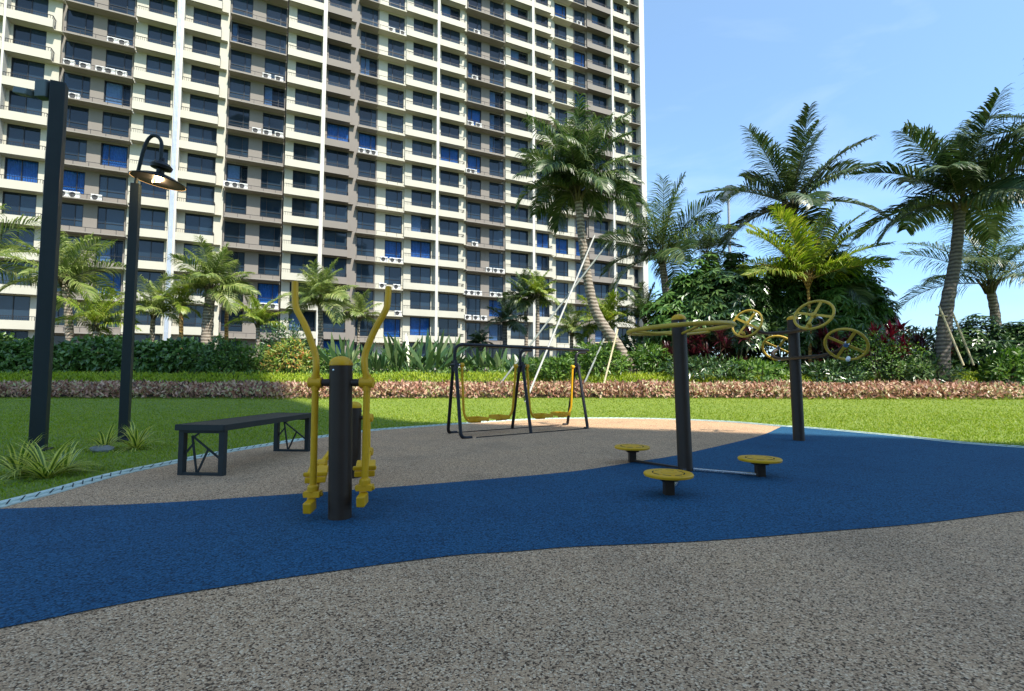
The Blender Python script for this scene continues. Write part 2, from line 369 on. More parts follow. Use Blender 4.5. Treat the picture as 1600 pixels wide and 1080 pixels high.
i0 = min(range(len(EDGE)), key=lambda i: (EDGE[i] - UP[-1]).length)
i1 = min(range(len(EDGE)), key=lambda i: (EDGE[i] - LO[-1]).length)
j0 = min(range(len(EDGE)), key=lambda i: (EDGE[i] - UP[0]).length)
j1 = min(range(len(EDGE)), key=lambda i: (EDGE[i] - Vector((-3.05, .95, 0))).length)
blue = UP[:-1] + EDGE[i0:i1+1] + list(reversed(LO)) + EDGE[j1:j0+1]
poly(blue, .016, M['rubber_blue'], 'blue_path')

# kerb: pale teal rim with slanted drain slots on its inner side
mb = MB()
def offs(P, i, d):
    a = P[max(0, i-1)]; b = P[min(len(P)-1, i+1)]; t = (b-a).normalized(); n = Vector((-t.y, t.x, 0)); return P[i] + n * d
n = len(EDGE)
for i in range(n-1):
    for (d0, d1, z, mi) in ((-.005, .05, .020, 0), (.05, .115, .030, 0)):
        a, b, c, d = offs(EDGE, i, d0), offs(EDGE, i+1, d0), offs(EDGE, i+1, d1), offs(EDGE, i, d1)
        zz = Vector((0, 0, z))
        mb.face([a+zz, b+zz, c+zz, d+zz], mi)
        mb.face([a, b, b+zz, a+zz], mi); mb.face([d+zz, c+zz, c, d], mi)
acc = 0; last = 0
for i in range(1, n-1):
    seg = (EDGE[i+1]-EDGE[i]).length; t = (EDGE[i+1]-EDGE[i]).normalized(); nn = Vector((-t.y, t.x, 0))
    s_ = 0
    while acc + (seg - s_) > .11:
        s_ += .11 - acc; acc = 0; p = EDGE[i] + t * s_
        a = p + nn*.008; b = p + nn*.075 + t*.11; zz = Vector((0, 0, .0235 if False else .034))
        mb.face([a+zz*.7, a+t*.016+zz*.7, b+t*.016+zz, b+zz], 1)
    acc += seg - s_
tag(mb.build('kerb', [M['teal'], M['slot']]), kind='structure')

# ---------------------------------------------------------------- the apartment tower
TA = R(25.9); TU = Vector((math.cos(TA), math.sin(TA), 0)); TN = Vector((math.sin(TA), -math.cos(TA), 0))
TO = Vector((0, 62.4, 0)); H = 2.95; Z0 = 5.72
tower = empty('apartment_building', TO, TA, label='tall cream and taupe apartment tower with rows of balconies filling the background', cat='building')
def sx(px, v=0.0, py=150):
    d = ray(px, py); t = ((TO + TN*v - CP).dot(TN)) / d.dot(TN); return (CP + d*t - TO).dot(TU)
def tw(s, v, z): return TO + TU*s + TN*v + Vector((0, 0, z))
RC, RG = -.8, -.95    # window planes of the balcony bays and of the flush bays
bays = [('C', -330, -225, -236, [(-320, -262)]), ('G', -222, -120, None, [(-218, -178), (-160, -122)]), ('C', -118, -3, -3, [(-95, -22)]),
 ('C', 1, 90, 76, [(14, 67)]), ('G', 92, 206, None, [(97, 140), (162, 204)]), ('C', 207, 271, 271, [(226, 267)]),
 ('C', 283, 355, 342, [(297, 341)]), ('G', 356, 446, None, [(358, 391), (412, 445)]), ('C', 448, 503, 503, [(461, 501)]),
 ('D', 509, 560, 548, [(512, 547)]), ('H', 560, 591, None, [(562, 589)]), ('L', 591, 634, None, [(605, 631)]), ('C', 634, 683, 683, [(645, 676)]),
 ('C', 687, 729, 727, [(689, 718)]), ('G', 730, 789, None, [(731, 752), (765, 787)]), ('C', 790, 832, 832, [(798, 825)]),
 ('C', 835.5, 867, 862, [(838, 857)]), ('L', 867.5, 896, None, [(867.5, 886)]), ('H', 896, 918, None, [(898, 915)]), ('D', 918, 956, 956, [(926, 948)]),
 ('C', 959, 986, 984, [(961, 976)]), ('H', 986.5, 1000.5, None, [(987.5, 999.5)])]
fins = [(-3, 1), (-120, -118), (271, 283), (503, 509), (683, 687), (832, 835.5), (956, 959), (1000.5, 1008)]
KMIN, KMAX = -1, 20
walls = {'cream': MB(), 'grey': MB()}
wins, balcs, ledges = [], [], []
curt_px = [(30, 265), (125, 262), (172, 262), (168, 428), (412, 450), (572, 215), (530, 207), (613, 387), (656, 387), (655, 508), (613, 508), (745, 262), (700, 240), (780, 482), (885, 18), (882, 382), (850, 378), (905, 160), (905, 88), (740, 170), (530, 545), (908, 380), (60, 300)]
for (T, a, b, c, ws) in bays:
    bal = T in 'CD'; v = RC if bal else RG
    wm = walls['cream'] if T in 'CL' else walls['grey']
    s0 = sx(a, v); s1 = sx(b, v)
    if bal: s0 = sx(a, v); 
    W = [(sx(p, v), sx(q, v)) for p, q in ws]
    e = [s0] + [t for q in W for t in q] + [s1]
    for i in range(0, len(e), 2):
        if e[i+1] - e[i] > .02: wm.box((e[i], -v, Z0 + H*KMIN - 3.2), (e[i+1], 2.6, Z0 + H*KMAX + .9))
    for k in range(KMIN, KMAX):
        z = Z0 + H*k
        lo, hi = (z - .55, z + 2.16) if bal else (z - .22, z + 1.85)
        for (p, q) in W:
            wm.box((p, -v, hi), (q, 2.6, lo + H))
            cen = proj(tw((p+q)/2, v, (lo+hi)/2))
            pr = abs(proj(tw(p, v, lo))[0] - proj(tw(q, v, lo))[0]) * abs(proj(tw(p, v, lo))[1] - proj(tw(p, v, hi))[1])
            inview = -30 < cen[0] < 1600 and -20 < cen[1] < 560
            wins.append(dict(p=p, q=q, lo=lo, hi=hi, v=v, bal=bal, cen=cen, pri=pr if inview else 0, left=random.random() < .5, cur=0))
        if bal:
            sa, sb = sx(a, 0), sx(c, 0)
            cen = proj(tw((sa+sb)/2, 0, z))
            balcs.append(dict(a=sa, b=sb, z=z, T=T, open=(c != b), pri=(1e3/max(10, (cen[1]**2+cen[0]*5)**.5)) if -30 < cen[0] < 1600 and -10 < cen[1] < 570 else 0, cen=cen))
        else:
            sa, sb = sx(a, 0), sx(b, 0); cen = proj(tw((sa+sb)/2, 0, z))
            ledges.append(dict(a=sa, b=sb, z=z, T=T, cen=cen, pri=1 if -30 < cen[0] < 1600 and -10 < cen[1] < 570 else 0))
for px, py in curt_px:
    w_ = min(wins, key=lambda q: (q['cen'][0]-px)**2 + (q['cen'][1]-py)**2); w_['cur'] = 1
random.seed(5)
for w_ in wins:
    if not w_['cur'] and random.random() < .11: w_['cur'] = 2
for k in walls: walls[k].build('wall', M[k], tower)
mb = MB(); mb.box((sx(-330, -1), 2.6, 0), (sx(1008, -1), 16, Z0 + H*KMAX + .9)); mb.build('core_wall', M['cream'], tower)
mb = MB(); mb.box((sx(-330, 0)-.3, -.4, Z0+H*KMAX+.9), (sx(1008, 0)+.3, 16.3, Z0+H*KMAX+1.2)); mb.box((sx(300,0), 5, Z0+H*KMAX+1.2), (sx(500,0), 12, Z0+H*KMAX+4.5)); mb.build('roof', M['soffit'], tower)
for (a, b) in fins:
    mb = MB(); s0, s1 = sx(a, .05), sx(b, .05)
    mb.box((s0, -.06, 0), (s1, 2.6, Z0 + H*KMAX + .8))
    f = mb.build('fin', M['cream2'], tower)
    if a == 271:
        mb = MB()
        for t in (.25, .42, .60): mb.tube([(s0+(s1-s0)*t, -.14, 1.4), (s0+(s1-s0)*t, -.14, Z0+H*KMAX+.5)], .07, 8)
        mb.build('downpipe', M['metal'], f, smooth=True)

def window_geo(w_, fr, gl, cu):
    p, q, lo, hi, v = w_['p'], w_['q'], w_['lo'], w_['hi'], w_['v']
    y = -v; t = .055; W_ = q - p
    fr.box((p, y+.06, lo), (p+t, y+.16, hi)); fr.box((q-t, y+.06, lo), (q, y+.16, hi))
    fr.box((p+t, y+.06, lo), (q-t, y+.16, lo+t)); fr.box((p+t, y+.06, hi-t), (q-t, y+.16, hi))
    if w_['bal']: ms = [.5]
    else: ms = [.3] if w_['left'] else [.7]
    xs_ = [p+t] + [p + W_*m for m in ms] + [q-t]
    for m in ms: fr.box((p+W_*m-.03, y+.055, lo+t), (p+W_*m+.03, y+.15, hi-t))
    if not w_['bal']: fr.box((p+t, y+.065, lo+.55), (q-t, y+.14, lo+.60))
    for i in range(len(xs_)-1):
        gl.face([(xs_[i], y+.11, lo+t), (xs_[i+1], y+.11, lo+t), (xs_[i+1], y+.11, hi-t), (xs_[i], y+.11, hi-t)], 1 if w_['cur'] else 0)
    if w_['cur']:
        n = int(W_/.09); c0 = p+t+.02; c1 = q-t-.02
        if w_['cur'] == 2: c1 = c0 + (c1-c0)*random.uniform(.3, .7)
        for i in range(n):
            xa = c0 + (c1-c0)*i/n; xb = c0 + (c1-c0)*(i+1)/n; ya, yb = (y+.22, y+.29) if i % 2 else (y+.29, y+.22)
            cu.face([(xa, ya, lo+.06), (xb, yb, lo+.06), (xb, yb, hi-.06), (xa, ya, hi-.06)], w_['cur']-1)
        gl.face([(p, y+.5, lo), (q, y+.5, lo), (q, y+.5, hi), (p, y+.5, hi)], 0)
wins.sort(key=lambda q: -q['pri'])
F_, G_, U_ = MB(), MB(), MB()
for i, w_ in enumerate(wins):
    if i < 100:
        a, b, c = MB(), MB(), MB(); window_geo(w_, a, b, c)
        o = a.build('window', M['frame'], tower); b.build('pane', [M['glass'], M['glass_clear']], o)
        if c.f: c.build('curtain', [M['curtain'], M['curtain_pale']], o)
    else: window_geo(w_, F_, G_, U_)
nf = len(F_.f); ng = len(G_.f)
big = MB(); 
for src, off in ((F_, 0), (G_, 1), (U_, 3)):
    n0 = len(big.v); big.v += src.v; big.f += [tuple(i+n0 for i in f) for f in src.f]; big.m += [m+off for m in src.m]
tag(big.build('window', [M['frame'], M['glass'], M['glass_clear'], M['curtain'], M['curtain_pale']], tower), kind='stuff')

def railing(mb, s0, s1, y0, y1, z, h):
    mb.bar((s0, y0, z+h), (s1, y1, z+h), .045, .045)
    L_ = math.hypot(s1-s0, y1-y0); n = max(2, int(L_/.16))
    for i in range(n+1):
        t = i/n; x = s0+(s1-s0)*t; y = y0+(y1-y0)*t; mb.box((x-.011, y-.011, z), (x+.011, y+.011, z+h))
def balcony_geo(q, b_, r_):
    s0, s1, z = q['a'], q['b'], q['z']
    b_.box((s0, 0, z-.74), (s1, 1.6, z-.62))              # slab
    b_.box((s0, -.05, z-.74), (s1, .08, z))               # upstand
    railing(r_, s0+.05, s1-.05, .02, .02, z, .35)
    if q['open']:
        railing(r_, s1-.04, s1-.04, .06, 1.25, z-.66, 1.01)
        b_.box((s1, .35, z-.74), (sx_next(s1), 1.6, z-.68))
def sx_next(s): return s + .55
balcs.sort(key=lambda q: -q['pri'])
big = {'C': (MB(), MB()), 'D': (MB(), MB())}
for i, q in enumerate(balcs):
    m = M['cream'] if q['T'] == 'C' else M['grey']
    if i < 100:
        a, b = MB(), MB(); balcony_geo(q, a, b); o = a.build('balcony', m, tower); b.build('railing', M['rail'], o)
    else: balcony_geo(q, *big[q['T']])
mbx = MB()
for src, off in ((big['C'][0], 0), (big['D'][0], 1), (big['C'][1], 2), (big['D'][1], 2)):
    n0 = len(mbx.v); mbx.v += src.v; mbx.f += [tuple(i+n0 for i in f) for f in src.f]; mbx.m += [m+off for m in src.m]
tag(mbx.build('balcony', [M['cream'], M['grey'], M['rail']], tower), kind='stuff')
ledges.sort(key=lambda q: -q['pri'])
mbx = MB()
for i, q in enumerate(ledges):
    a = MB() if i < 100 else mbx
    s0, s1, z = q['a'], q['b'], q['z']
    a.box((s0, -.02 - .05*(q['T'] == 'G'), z-.95), (s1, 1.05, z-.84), 0 if q['T'] != 'L' else 2)
    a.bar((s0+.05, .05, z-.42), (s1-.05, .05, z-.42), .035, .035, 1)
    x = s0 + .1
    while x < s1: a.box((x-.015, .035, z-.84), (x+.015, .065, z-.42), 1); x += 1.1
    if i < 100: a.build('ledge', [M['soffit'], M['rail'], M['cream']], tower)
tag(mbx.build('ledge', [M['soffit'], M['rail'], M['cream']], tower), kind='stuff')
ac_px = [(108, 94), (133, 98), (158, 106), (172, 110), (190, 112), (176, 60), (193, 64), (104, 143), (116, 146), (100, 298), (116, 300), (151, 303), (357, 281), (369, 284), (380, 286), (401, 199), (418, 202), (436, 205), (417, 116), (436, 121), (612, 46), (630, 49), (566, 229), (576, 232), (585, 234), (600, 400), (614, 402), (625, 403), (598, 441), (620, 442), (622, 483), (729, 453), (738, 454), (748, 455), (731, 491), (744, 492), (756, 493), (764, 415), (775, 417), (784, 418), (770, 453), (780, 454), (398, 472), (413, 473), (428, 474), (740, 265), (733, 263), (786, 98), (742, 118), (735, 190), (748, 193), (168, 458), (174, 459), (742, 385), (905, 30), (745, 62), (640, 230)]
for px, py in ac_px:
    s = sx(px, -.2, py); zz = None
    d = ray(px, py); t = ((TO - CP).dot(TN)) / d.dot(TN); zz = (CP + d*t).z
    k = round((zz + .55 - Z0) / H); z = Z0 + H*k - .835
    if not any(l['a'] - .2 < s < l['b'] + .2 for l in ledges): continue
    a = MB(); a.box((s-.40, .12, z), (s+.40, .42, z+.56)); o = a.build('air_conditioner', M['ac'], tower, bevel=.02)
    a = MB(); a.lathe([(.22, -.01), (.22, .02), (.05, .03)], 20, Matrix.Translation((s-.1, .118, z+.28)) @ Matrix.Rotation(R(90), 4, 'X')); a.build('fan_grille', M['ac_fan'], o)
# ---------------------------------------------------------------- towers behind the camera whose shade falls over the playground
LD = Vector((-sun_vec.x, -sun_vec.y, 0)).normalized(); TAN = math.tan(R(SUN_EL))
def shade_block(name, pts, h, label):
    mb = MB(); n = len(pts)
    b = empty(name, (pts[0][0], pts[0][1], 0), label=label, cat='building')
    inv = Vector((-pts[0][0], -pts[0][1], 0))
    P = [Vector((p[0], p[1], 0)) + inv for p in pts]
    mb.face([p + Vector((0, 0, h)) for p in P])
    for i in range(n): mb.face([P[i], P[(i+1) % n], P[(i+1) % n] + Vector((0, 0, h)), P[i] + Vector((0, 0, h))])
    mb.build('wall', M['cream'], b)
    for k in range(int(h / 3)):
        for i in range(n):
            a, c = P[i], P[(i+1) % n]; L_ = (c-a).length; t = (c-a).normalized(); nn = Vector((t.y, -t.x, 0))
            wb = MB(); m_ = int(L_ / 3.2)
            for j in range(m_):
                q = a + t*(j*3.2+.6) + nn*.03
                wb.bar(q + Vector((0, 0, 3*k+1.6)), q + t*2 + Vector((0, 0, 3*k+1.6)), .08, 1.7)
            if m_: o = wb.build('window', M['glass'], b); o['kind'] = 'stuff'
H1, H2 = 40.0, 60.0
K1 = Vector((-2.1, 10.4, 0)) - LD * H1 / TAN; K0 = Vector((6.9, 6.9, 0)) - LD * H1 / TAN
e = (K0 - K1).normalized(); K0 = K1 + e * 26; bk = Vector((e.y, -e.x, 0)); bk = bk if bk.y < 0 else -bk
shade_block('apartment_building', [K1 + bk*14, K0 + bk*14, K0, K1 + e*.02], H1, 'lower cream apartment block out of the picture, behind the camera to the right')
shade_block('apartment_building', [(-1, K1.y-12), (K1.x, K1.y-12), (K1.x, K1.y), (-1, K1.y)], H2, 'taller cream apartment block out of the picture, straight behind the camera')

# ---------------------------------------------------------------- leaves, fronds, plants
UP_ = Vector((0, 0, 1))
def blade(mb, p, d, L, w_, droop=.5, segs=3, m=0, nrm=None, fold=0.0, profile='strap'):
    """arching strap leaf starting at p in direction d"""
    d = d.normalized(); side = d.cross(UP_ if nrm is None else nrm)
    if side.length < .05: side = Vector((1, 0, 0))
    side.normalize(); q = p.copy(); n0 = len(mb.v)
    for i in range(segs + 1):
        t = i / segs
        if profile == 'strap': ww = w_ * (.55 + .45*math.sin(min(1, t*2)*PI/2)) * (1 - t**2.2)
        elif profile == 'paddle': ww = w_ * (.08 + max(0, math.sin(max(0, (t-.35)/.65)*PI))**.8) if t > .35 else w_*.08
        else: ww = w_ * math.sin(PI * min(.97, .12 + .88*t))
        s_ = side * ww * .5
        mb.v.append(tuple(q - s_)); mb.v.append(tuple(q + s_))
        dd = d.copy(); dd.z -= droop * (t + 1/segs) ** 1.3 * 1.2; dd.normalize(); q = q + dd * (L / segs)
    for i in range(segs):
        a = n0 + 2*i; mb.f.append((a, a+1, a+3, a+2)); mb.m.append(m)
def leaf(mb, p, d, n, L, w_, m=0):
    """small pointed leaf, two faces folded on the midrib"""
    d = d.normalized(); s_ = d.cross(n)
    if s_.length < .05: s_ = d.cross(Vector((.3, .8, .5)))
    s_.normalize(); n = s_.cross(d).normalized(); k = len(mb.v)
    mid = p + d*L*.45
    mb.v += [tuple(p), tuple(mid + s_*w_*.5 + n*w_*.14), tuple(p + d*L - n*w_*.1), tuple(mid - s_*w_*.5 + n*w_*.14)]
    mb.f += [(k, k+1, k+2), (k, k+2, k+3)]; mb.m += [m, m]
def rdir(rn, zmin=-1, zmax=1):
    z = rn.uniform(zmin, zmax); a = rn.uniform(0, 2*PI); r = math.sqrt(max(0, 1-z*z)); return Vector((r*math.cos(a), r*math.sin(a), z))
def frond(mb, base, az, el, L, droop, ll, n, rn, wd=.045, stalk=.12, hang=.25, rm=1, split=0):
    segs = 12; pts = [base.copy()]; tans = []; q = base.copy(); e0 = el; az2 = az
    bend = rn.uniform(-.35, .35)
    for i in range(segs):
        t = (i + .5) / segs; e_ = e0 - droop * t ** 1.4; az2 = az + bend * t
        d = Vector((math.cos(az2)*math.cos(e_), math.sin(az2)*math.cos(e_), math.sin(e_))); tans.append(d); q = q + d*(L/segs); pts.append(q)
    tans.append(tans[-1])
    mb.tube(pts, [max(.005, .030*(1-t/segs)**.8*(L/4)) for t in range(segs+1)], 4, rm, caps=False)
    roll = rn.uniform(-.5, .5)
    for i in range(n):
        t = stalk + (1 - stalk) * (i + rn.random()*.6) / n; f = min(segs - .001, t * segs); k = int(f); p = pts[k].lerp(pts[k+1], f-k); d = tans[k].lerp(tans[k+1], f-k).normalized()
        s_ = d.cross(UP_); 
        if s_.length < .1: s_ = Vector((math.sin(az), -math.cos(az), 0))
        s_.normalize(); u = s_.cross(d).normalized(); s_, u = s_*math.cos(roll)+u*math.sin(roll), u*math.cos(roll)-s_*math.sin(roll)
        ph = R(70 - 30*t) + rn.uniform(-.1, .1); l_ = ll * (.55 + .45*math.sin(PI*min(1, .15+t*.95))) * (1 - .3*max(0, t-.8)/.2) * rn.uniform(.85, 1.08)
        for sg in (-1, 1):
            if rn.random() < .04: continue
            dd = (d*math.cos(ph) + s_*sg*math.sin(ph) + u*rn.uniform(.05, .35)).normalized()
            w_ = wd * rn.uniform(.8, 1.2); h_ = hang * rn.uniform(.6, 1.5)
            sd = dd.cross(u); sd.normalize(); sd = (sd + u*sg*.5).normalized()
            k0 = len(mb.v); p1 = p + dd*l_*.45; d2 = (dd - UP_*h_).normalized(); p2 = p1 + d2*l_*.33; d3 = (d2 - UP_*h_*1.3).normalized(); p3 = p2 + d3*l_*.24
            mb.v += [tuple(p - sd*w_*.3), tuple(p + sd*w_*.3), tuple(p1 + sd*w_*.5), tuple(p1 - sd*w_*.5), tuple(p2 + sd*w_*.36), tuple(p2 - sd*w_*.36), tuple(p3)]
            mb.f += [(k0, k0+1, k0+2, k0+3), (k0+3, k0+2, k0+4, k0+5), (k0+5, k0+4, k0+6)]; mb.m += [0, 0, 0]
def palm(label, path, r0, r1, nf, L, mat='frond', droop=(.5, 1.5), el=(-.1, 1.45), n=46, ll=None, wd=.05, hang=.25, seed=1, tm='trunk', group='palms round the playground', stalkm='stem', lean=None, sheath=True, name='palm_tree', cat='palm tree', azs=None, lowcut=.1, epow=1.1):
    if group == 'palms round the playground' and L < 3.25: L *= .88; ll = ll*.92 if ll else ll
    rn = random.Random(seed); base = Vector(path[0]); pts = curve([Vector(p) - base for p in path], 8); top = pts[-1]
    root = empty(name, base, label=label, cat=cat, group=group)
    mb = MB(); N = len(pts); rs = []
    for i in range(N):
        t = i/(N-1); r = r0*(1.35 - .35*min(1, t*6)) * (1-t) + r1*t; rs.append(r * (1 + .05*((i % 2)*2-1)) )
    mb.tube(pts, rs, 14, 0)
    trunk = mb.build('trunk', M[tm], root, smooth=True)
    if sheath:
        mb = MB()
        for i in range(9):
            a = i*2.4; d = Vector((math.cos(a)*.35, math.sin(a)*.35, 1)).normalized(); p = top + Vector((math.cos(a), math.sin(a), 0))*r1*.7 - UP_*L*.09
            mb.tube([p, p + d*L*.08, p + d*L*.17 + Vector((math.cos(a), math.sin(a), 0))*L*.02], [r1*.42, r1*.36, r1*.18], 6)
        mb.build('leaf_sheath', M[stalkm], trunk, smooth='all')
    mb = MB(); ll = ll or L*.26
    for i in range(nf):
        t = (i + .5)/nf; e_ = el[1] - (el[1]-el[0]) * t**epow + rn.uniform(-.12, .12)
        az = i*2.39996 + rn.uniform(-.3, .3) if azs is None else azs[i % len(azs)] + rn.uniform(-.2, .2)
        dr = droop[0] + (droop[1]-droop[0])*(.25+.75*t) + rn.uniform(-.15, .15)
        frond(mb, top + UP_*.02, az, e_, L*rn.uniform(.85, 1.08)*(1 - lowcut*t), dr, ll, n, rn, wd, hang=hang)
    mb.build('crown', [M[mat], M[stalkm]], root)
    return root
def pz(x, y, Y): p = U(x, y, Y); return p
def gb(x, Y):      # ground point below pixel column x at depth Y
    X = (x-800)/FPX*Y; return Vector((X, Y, gz(X, Y) - .05))

# the tall leaning coconut palm in the middle
palm('tall coconut palm with leaning curved trunk and heavy drooping crown before the tower', [gb(995, 20.5), U(968, 545, 20.5), U(930, 485, 20.4), U(913, 400, 20.3), U(903, 303, 20.2)], .24, .15, 28, 3.75, 'frond', (.3, 1.8), (.22, 1.52), n=80, ll=1.1, wd=.042, hang=.8, lowcut=.3, epow=1.25, seed=11)
palm('high coconut palm above the dark shrubs right of the floodlight pole', [gb(1262, 23), U(1262, 480, 23), U(1250, 400, 23), U(1238, 322, 23)], .21, .15, 18, 4.2, 'frond_dark', (.15, 1.1), (-.25, 1.45), n=74, ll=1.2, wd=.06, hang=.4, seed=7, tm='trunk_dark')
palm('largest coconut palm at the right edge with a thick bent trunk braced by poles', [gb(1466, 18.5), U(1478, 490, 18.5), U(1492, 410, 18.6), U(1501, 318, 18.6)], .235, .165, 18, 3.95, 'frond_dark', (.15, 1.1), (-.1, 1.45), n=74, ll=1.25, wd=.06, hang=.45, seed=23, tm='trunk_dark')
palm('young palm with bright yellow green heart behind the wheel equipment', [gb(1265, 20.6), U(1265, 500, 20.6), U(1262, 440, 20.6)], .07, .05, 23, 3.3, 'frond_lime', (.2, .9), (.2, 1.5), n=60, ll=1.0, wd=.042, hang=.4, seed=31, tm='trunk_orange', stalkm='trunk_orange', azs=[0, .5, 2.7, 3.1, 3.5, 5.8, 1.2, 2.2])
palm('dark drooping palm crown just behind the bright young palm', [gb(1292, 22.2), U(1290, 470, 22.2), U(1292, 445, 22.2)], .13, .1, 11, 3.1, 'frond', (.2, 1.15), (-0.08, 1.5), n=63, ll=1.18, wd=0.037, hang=.55, seed=37, tm='trunk_dark')
palm('broad palm with a short trunk between the tower and the dark shrubs', [gb(1040, 25), U(1042, 480, 25), U(1034, 402, 25)], .22, .16, 19, 4.00, 'frond', (.2, 1.15), (-0.18, 1.5), n=72, ll=1.36, wd=0.040, hang=.55, seed=41)
palm('small distant palm crown left of the floodlight pole', [gb(1106, 34), U(1106, 470, 34), U(1105, 395, 34)], .16, .12, 14, 3.13, 'frond_dark', (.2, 1.15), (0.02, 1.5), n=49, ll=1.06, wd=0.050, hang=.55, seed=43, tm='trunk_dark')
palm('loose palm behind the bent thick trunk at the right edge', [gb(1558, 22.5), U(1556, 500, 22.5), U(1546, 445, 22.5)], .2, .16, 16, 4.32, 'frond', (.2, 1.15), (0.12, 1.5), n=66, ll=1.47, wd=0.034, hang=.55, seed=47)
palm('palm whose fronds hang into the top right corner of the picture', [gb(1690, 16), U(1690, 400, 16), U(1692, 215, 16)], .24, .17, 15, 3.67, 'frond_dark', (.2, 1.15), (0.02, 1.5), n=66, ll=1.25, wd=0.037, hang=.55, seed=53, tm='trunk_dark')
palm('palm with pale leaning trunk seen just right of the near square pole', [gb(112, 22.5), U(106, 480, 22.5), U(100, 440, 22.5)], .17, .12, 15, 3.13, 'frond_pale', (.2, 1.15), (-0.18, 1.5), n=60, ll=1.06, wd=0.037, hang=.55, seed=59)
palm('bright yellow green palm without visible trunk between the two lamp poles', [gb(150, 22), U(150, 530, 22), U(150, 512, 22)], .12, .1, 15, 2.16, 'frond_lime', (.2, 1.15), (0.22, 1.5), n=52, ll=0.73, wd=0.028, hang=.55, seed=61)
palm('palm fronds reaching in from the left edge of the picture', [gb(-75, 21), U(-75, 500, 21), U(-70, 425, 21)], .18, .13, 15, 3.46, 'frond_pale', (.2, 1.15), (-0.08, 1.5), n=60, ll=1.18, wd=0.037, hang=.55, seed=67)
palm('feathery palm right of the gooseneck lamp post, its crown touching the hedge', [gb(238, 24), U(238, 520, 24), U(240, 492, 24)], .12, .09, 14, 2.16, 'frond_pale', (.2, 1.15), (0.12, 1.5), n=52, ll=0.73, wd=0.031, hang=.55, seed=71)
palm('low yellowish palm left of the palm with a thick pale trunk', [gb(283, 23.5), U(283, 520, 23.5), U(283, 482, 23.5)], .1, .08, 12, 1.73, 'frond_lime', (.2, 1.15), (0.12, 1.5), n=46, ll=0.59, wd=0.028, hang=.55, seed=73, tm='trunk_orange')
palm('tall grey green palm with a thick pale trunk above the bench', [gb(322, 24), U(325, 500, 24), U(330, 452, 24)], .28, .2, 19, 2.81, 'frond_pale', (.2, 1.15), (-0.18, 1.5), n=63, ll=0.95, wd=0.037, hang=.55, seed=79)
palm('slender palm with an orange brown stalk directly behind the thick pale trunk', [gb(354, 25.5), U(354, 500, 25.5), U(356, 462, 25.5)], .1, .08, 11, 2.05, 'frond', (.2, 1.15), (0.02, 1.5), n=46, ll=0.70, wd=0.031, hang=.55, seed=83, tm='trunk_orange')
palm('low bright palm behind the hedge above the far end of the bench', [gb(403, 23), U(403, 530, 23), U(403, 508, 23)], .1, .08, 14, 1.62, 'frond_lime', (.2, 1.15), (0.22, 1.5), n=49, ll=0.55, wd=0.028, hang=.55, seed=89)
palm('full palm seen between the yellow handle bars, nearer the left one', [gb(500, 24.5), U(501, 520, 24.5), U(500, 470, 24.5)], .14, .11, 19, 2.38, 'frond_pale', (.2, 1.15), (-0.18, 1.5), n=60, ll=0.81, wd=0.034, hang=.55, seed=97)
palm('small thin palm seen between the yellow handle bars, nearer the right one', [gb(560, 26), U(560, 520, 26), U(562, 497, 26)], .08, .06, 12, 1.62, 'frond_pale', (.2, 1.15), (0.12, 1.5), n=46, ll=0.55, wd=0.028, hang=.55, seed=101)
palm('fan crowned palm on the left of the pair above the air walker', [gb(822, 27), U(822, 510, 27), U(820, 470, 27)], .1, .09, 16, 1.89, 'frond', (.2, 1.15), (-0.18, 1.5), n=49, ll=0.64, wd=0.037, hang=.55, seed=103)
palm('taller yellowish palm on the right of the pair above the air walker', [gb(838, 26.5), U(840, 510, 26.5), U(840, 462, 26.5)], .11, .09, 14, 1.62, 'frond_lime', (.2, 1.15), (-0.08, 1.5), n=49, ll=0.55, wd=0.034, hang=.55, seed=107)
palm('short dark palm with a brown trunk low behind the air walker', [gb(789, 25), U(789, 525, 25), U(789, 505, 25)], .13, .1, 14, 1.62, 'frond_dark', (.2, 1.15), (-0.08, 1.5), n=49, ll=0.55, wd=0.031, hang=.55, seed=109, tm='trunk_dark')
palm('tiny dark palm above the middle of the air walker bar', [gb(751, 24), U(751, 548, 24), U(751, 538, 24)], .09, .08, 13, .95, 'frond_dark', (.4, 1.5), (0, 1.4), n=30, ll=.35, wd=.04, seed=113, tm='trunk_dark')
palm('yellow green palm right behind the leaning trunk of the tall palm', [gb(945, 24), U(945, 530, 24), U(945, 508, 24)], .1, .08, 15, 2.05, 'frond_lime', (.2, 1.15), (0.22, 1.5), n=52, ll=0.70, wd=0.034, hang=.55, seed=127)
palm('dull green palm low between the leaning trunk and the dark shrubs', [gb(1008, 23.5), U(1008, 530, 23.5), U(1008, 500, 23.5)], .1, .08, 14, 2.16, 'frond', (.2, 1.15), (0.12, 1.5), n=52, ll=0.73, wd=0.034, hang=.55, seed=131)
palm('pale green palm squeezed between the prop poles left of the leaning trunk', [gb(893, 24.5), U(893, 535, 24.5), U(893, 522, 24.5)], .1, .08, 13, 1.62, 'frond_pale', (.2, 1.15), (0.12, 1.5), n=49, ll=0.55, wd=0.031, hang=.55, seed=137)

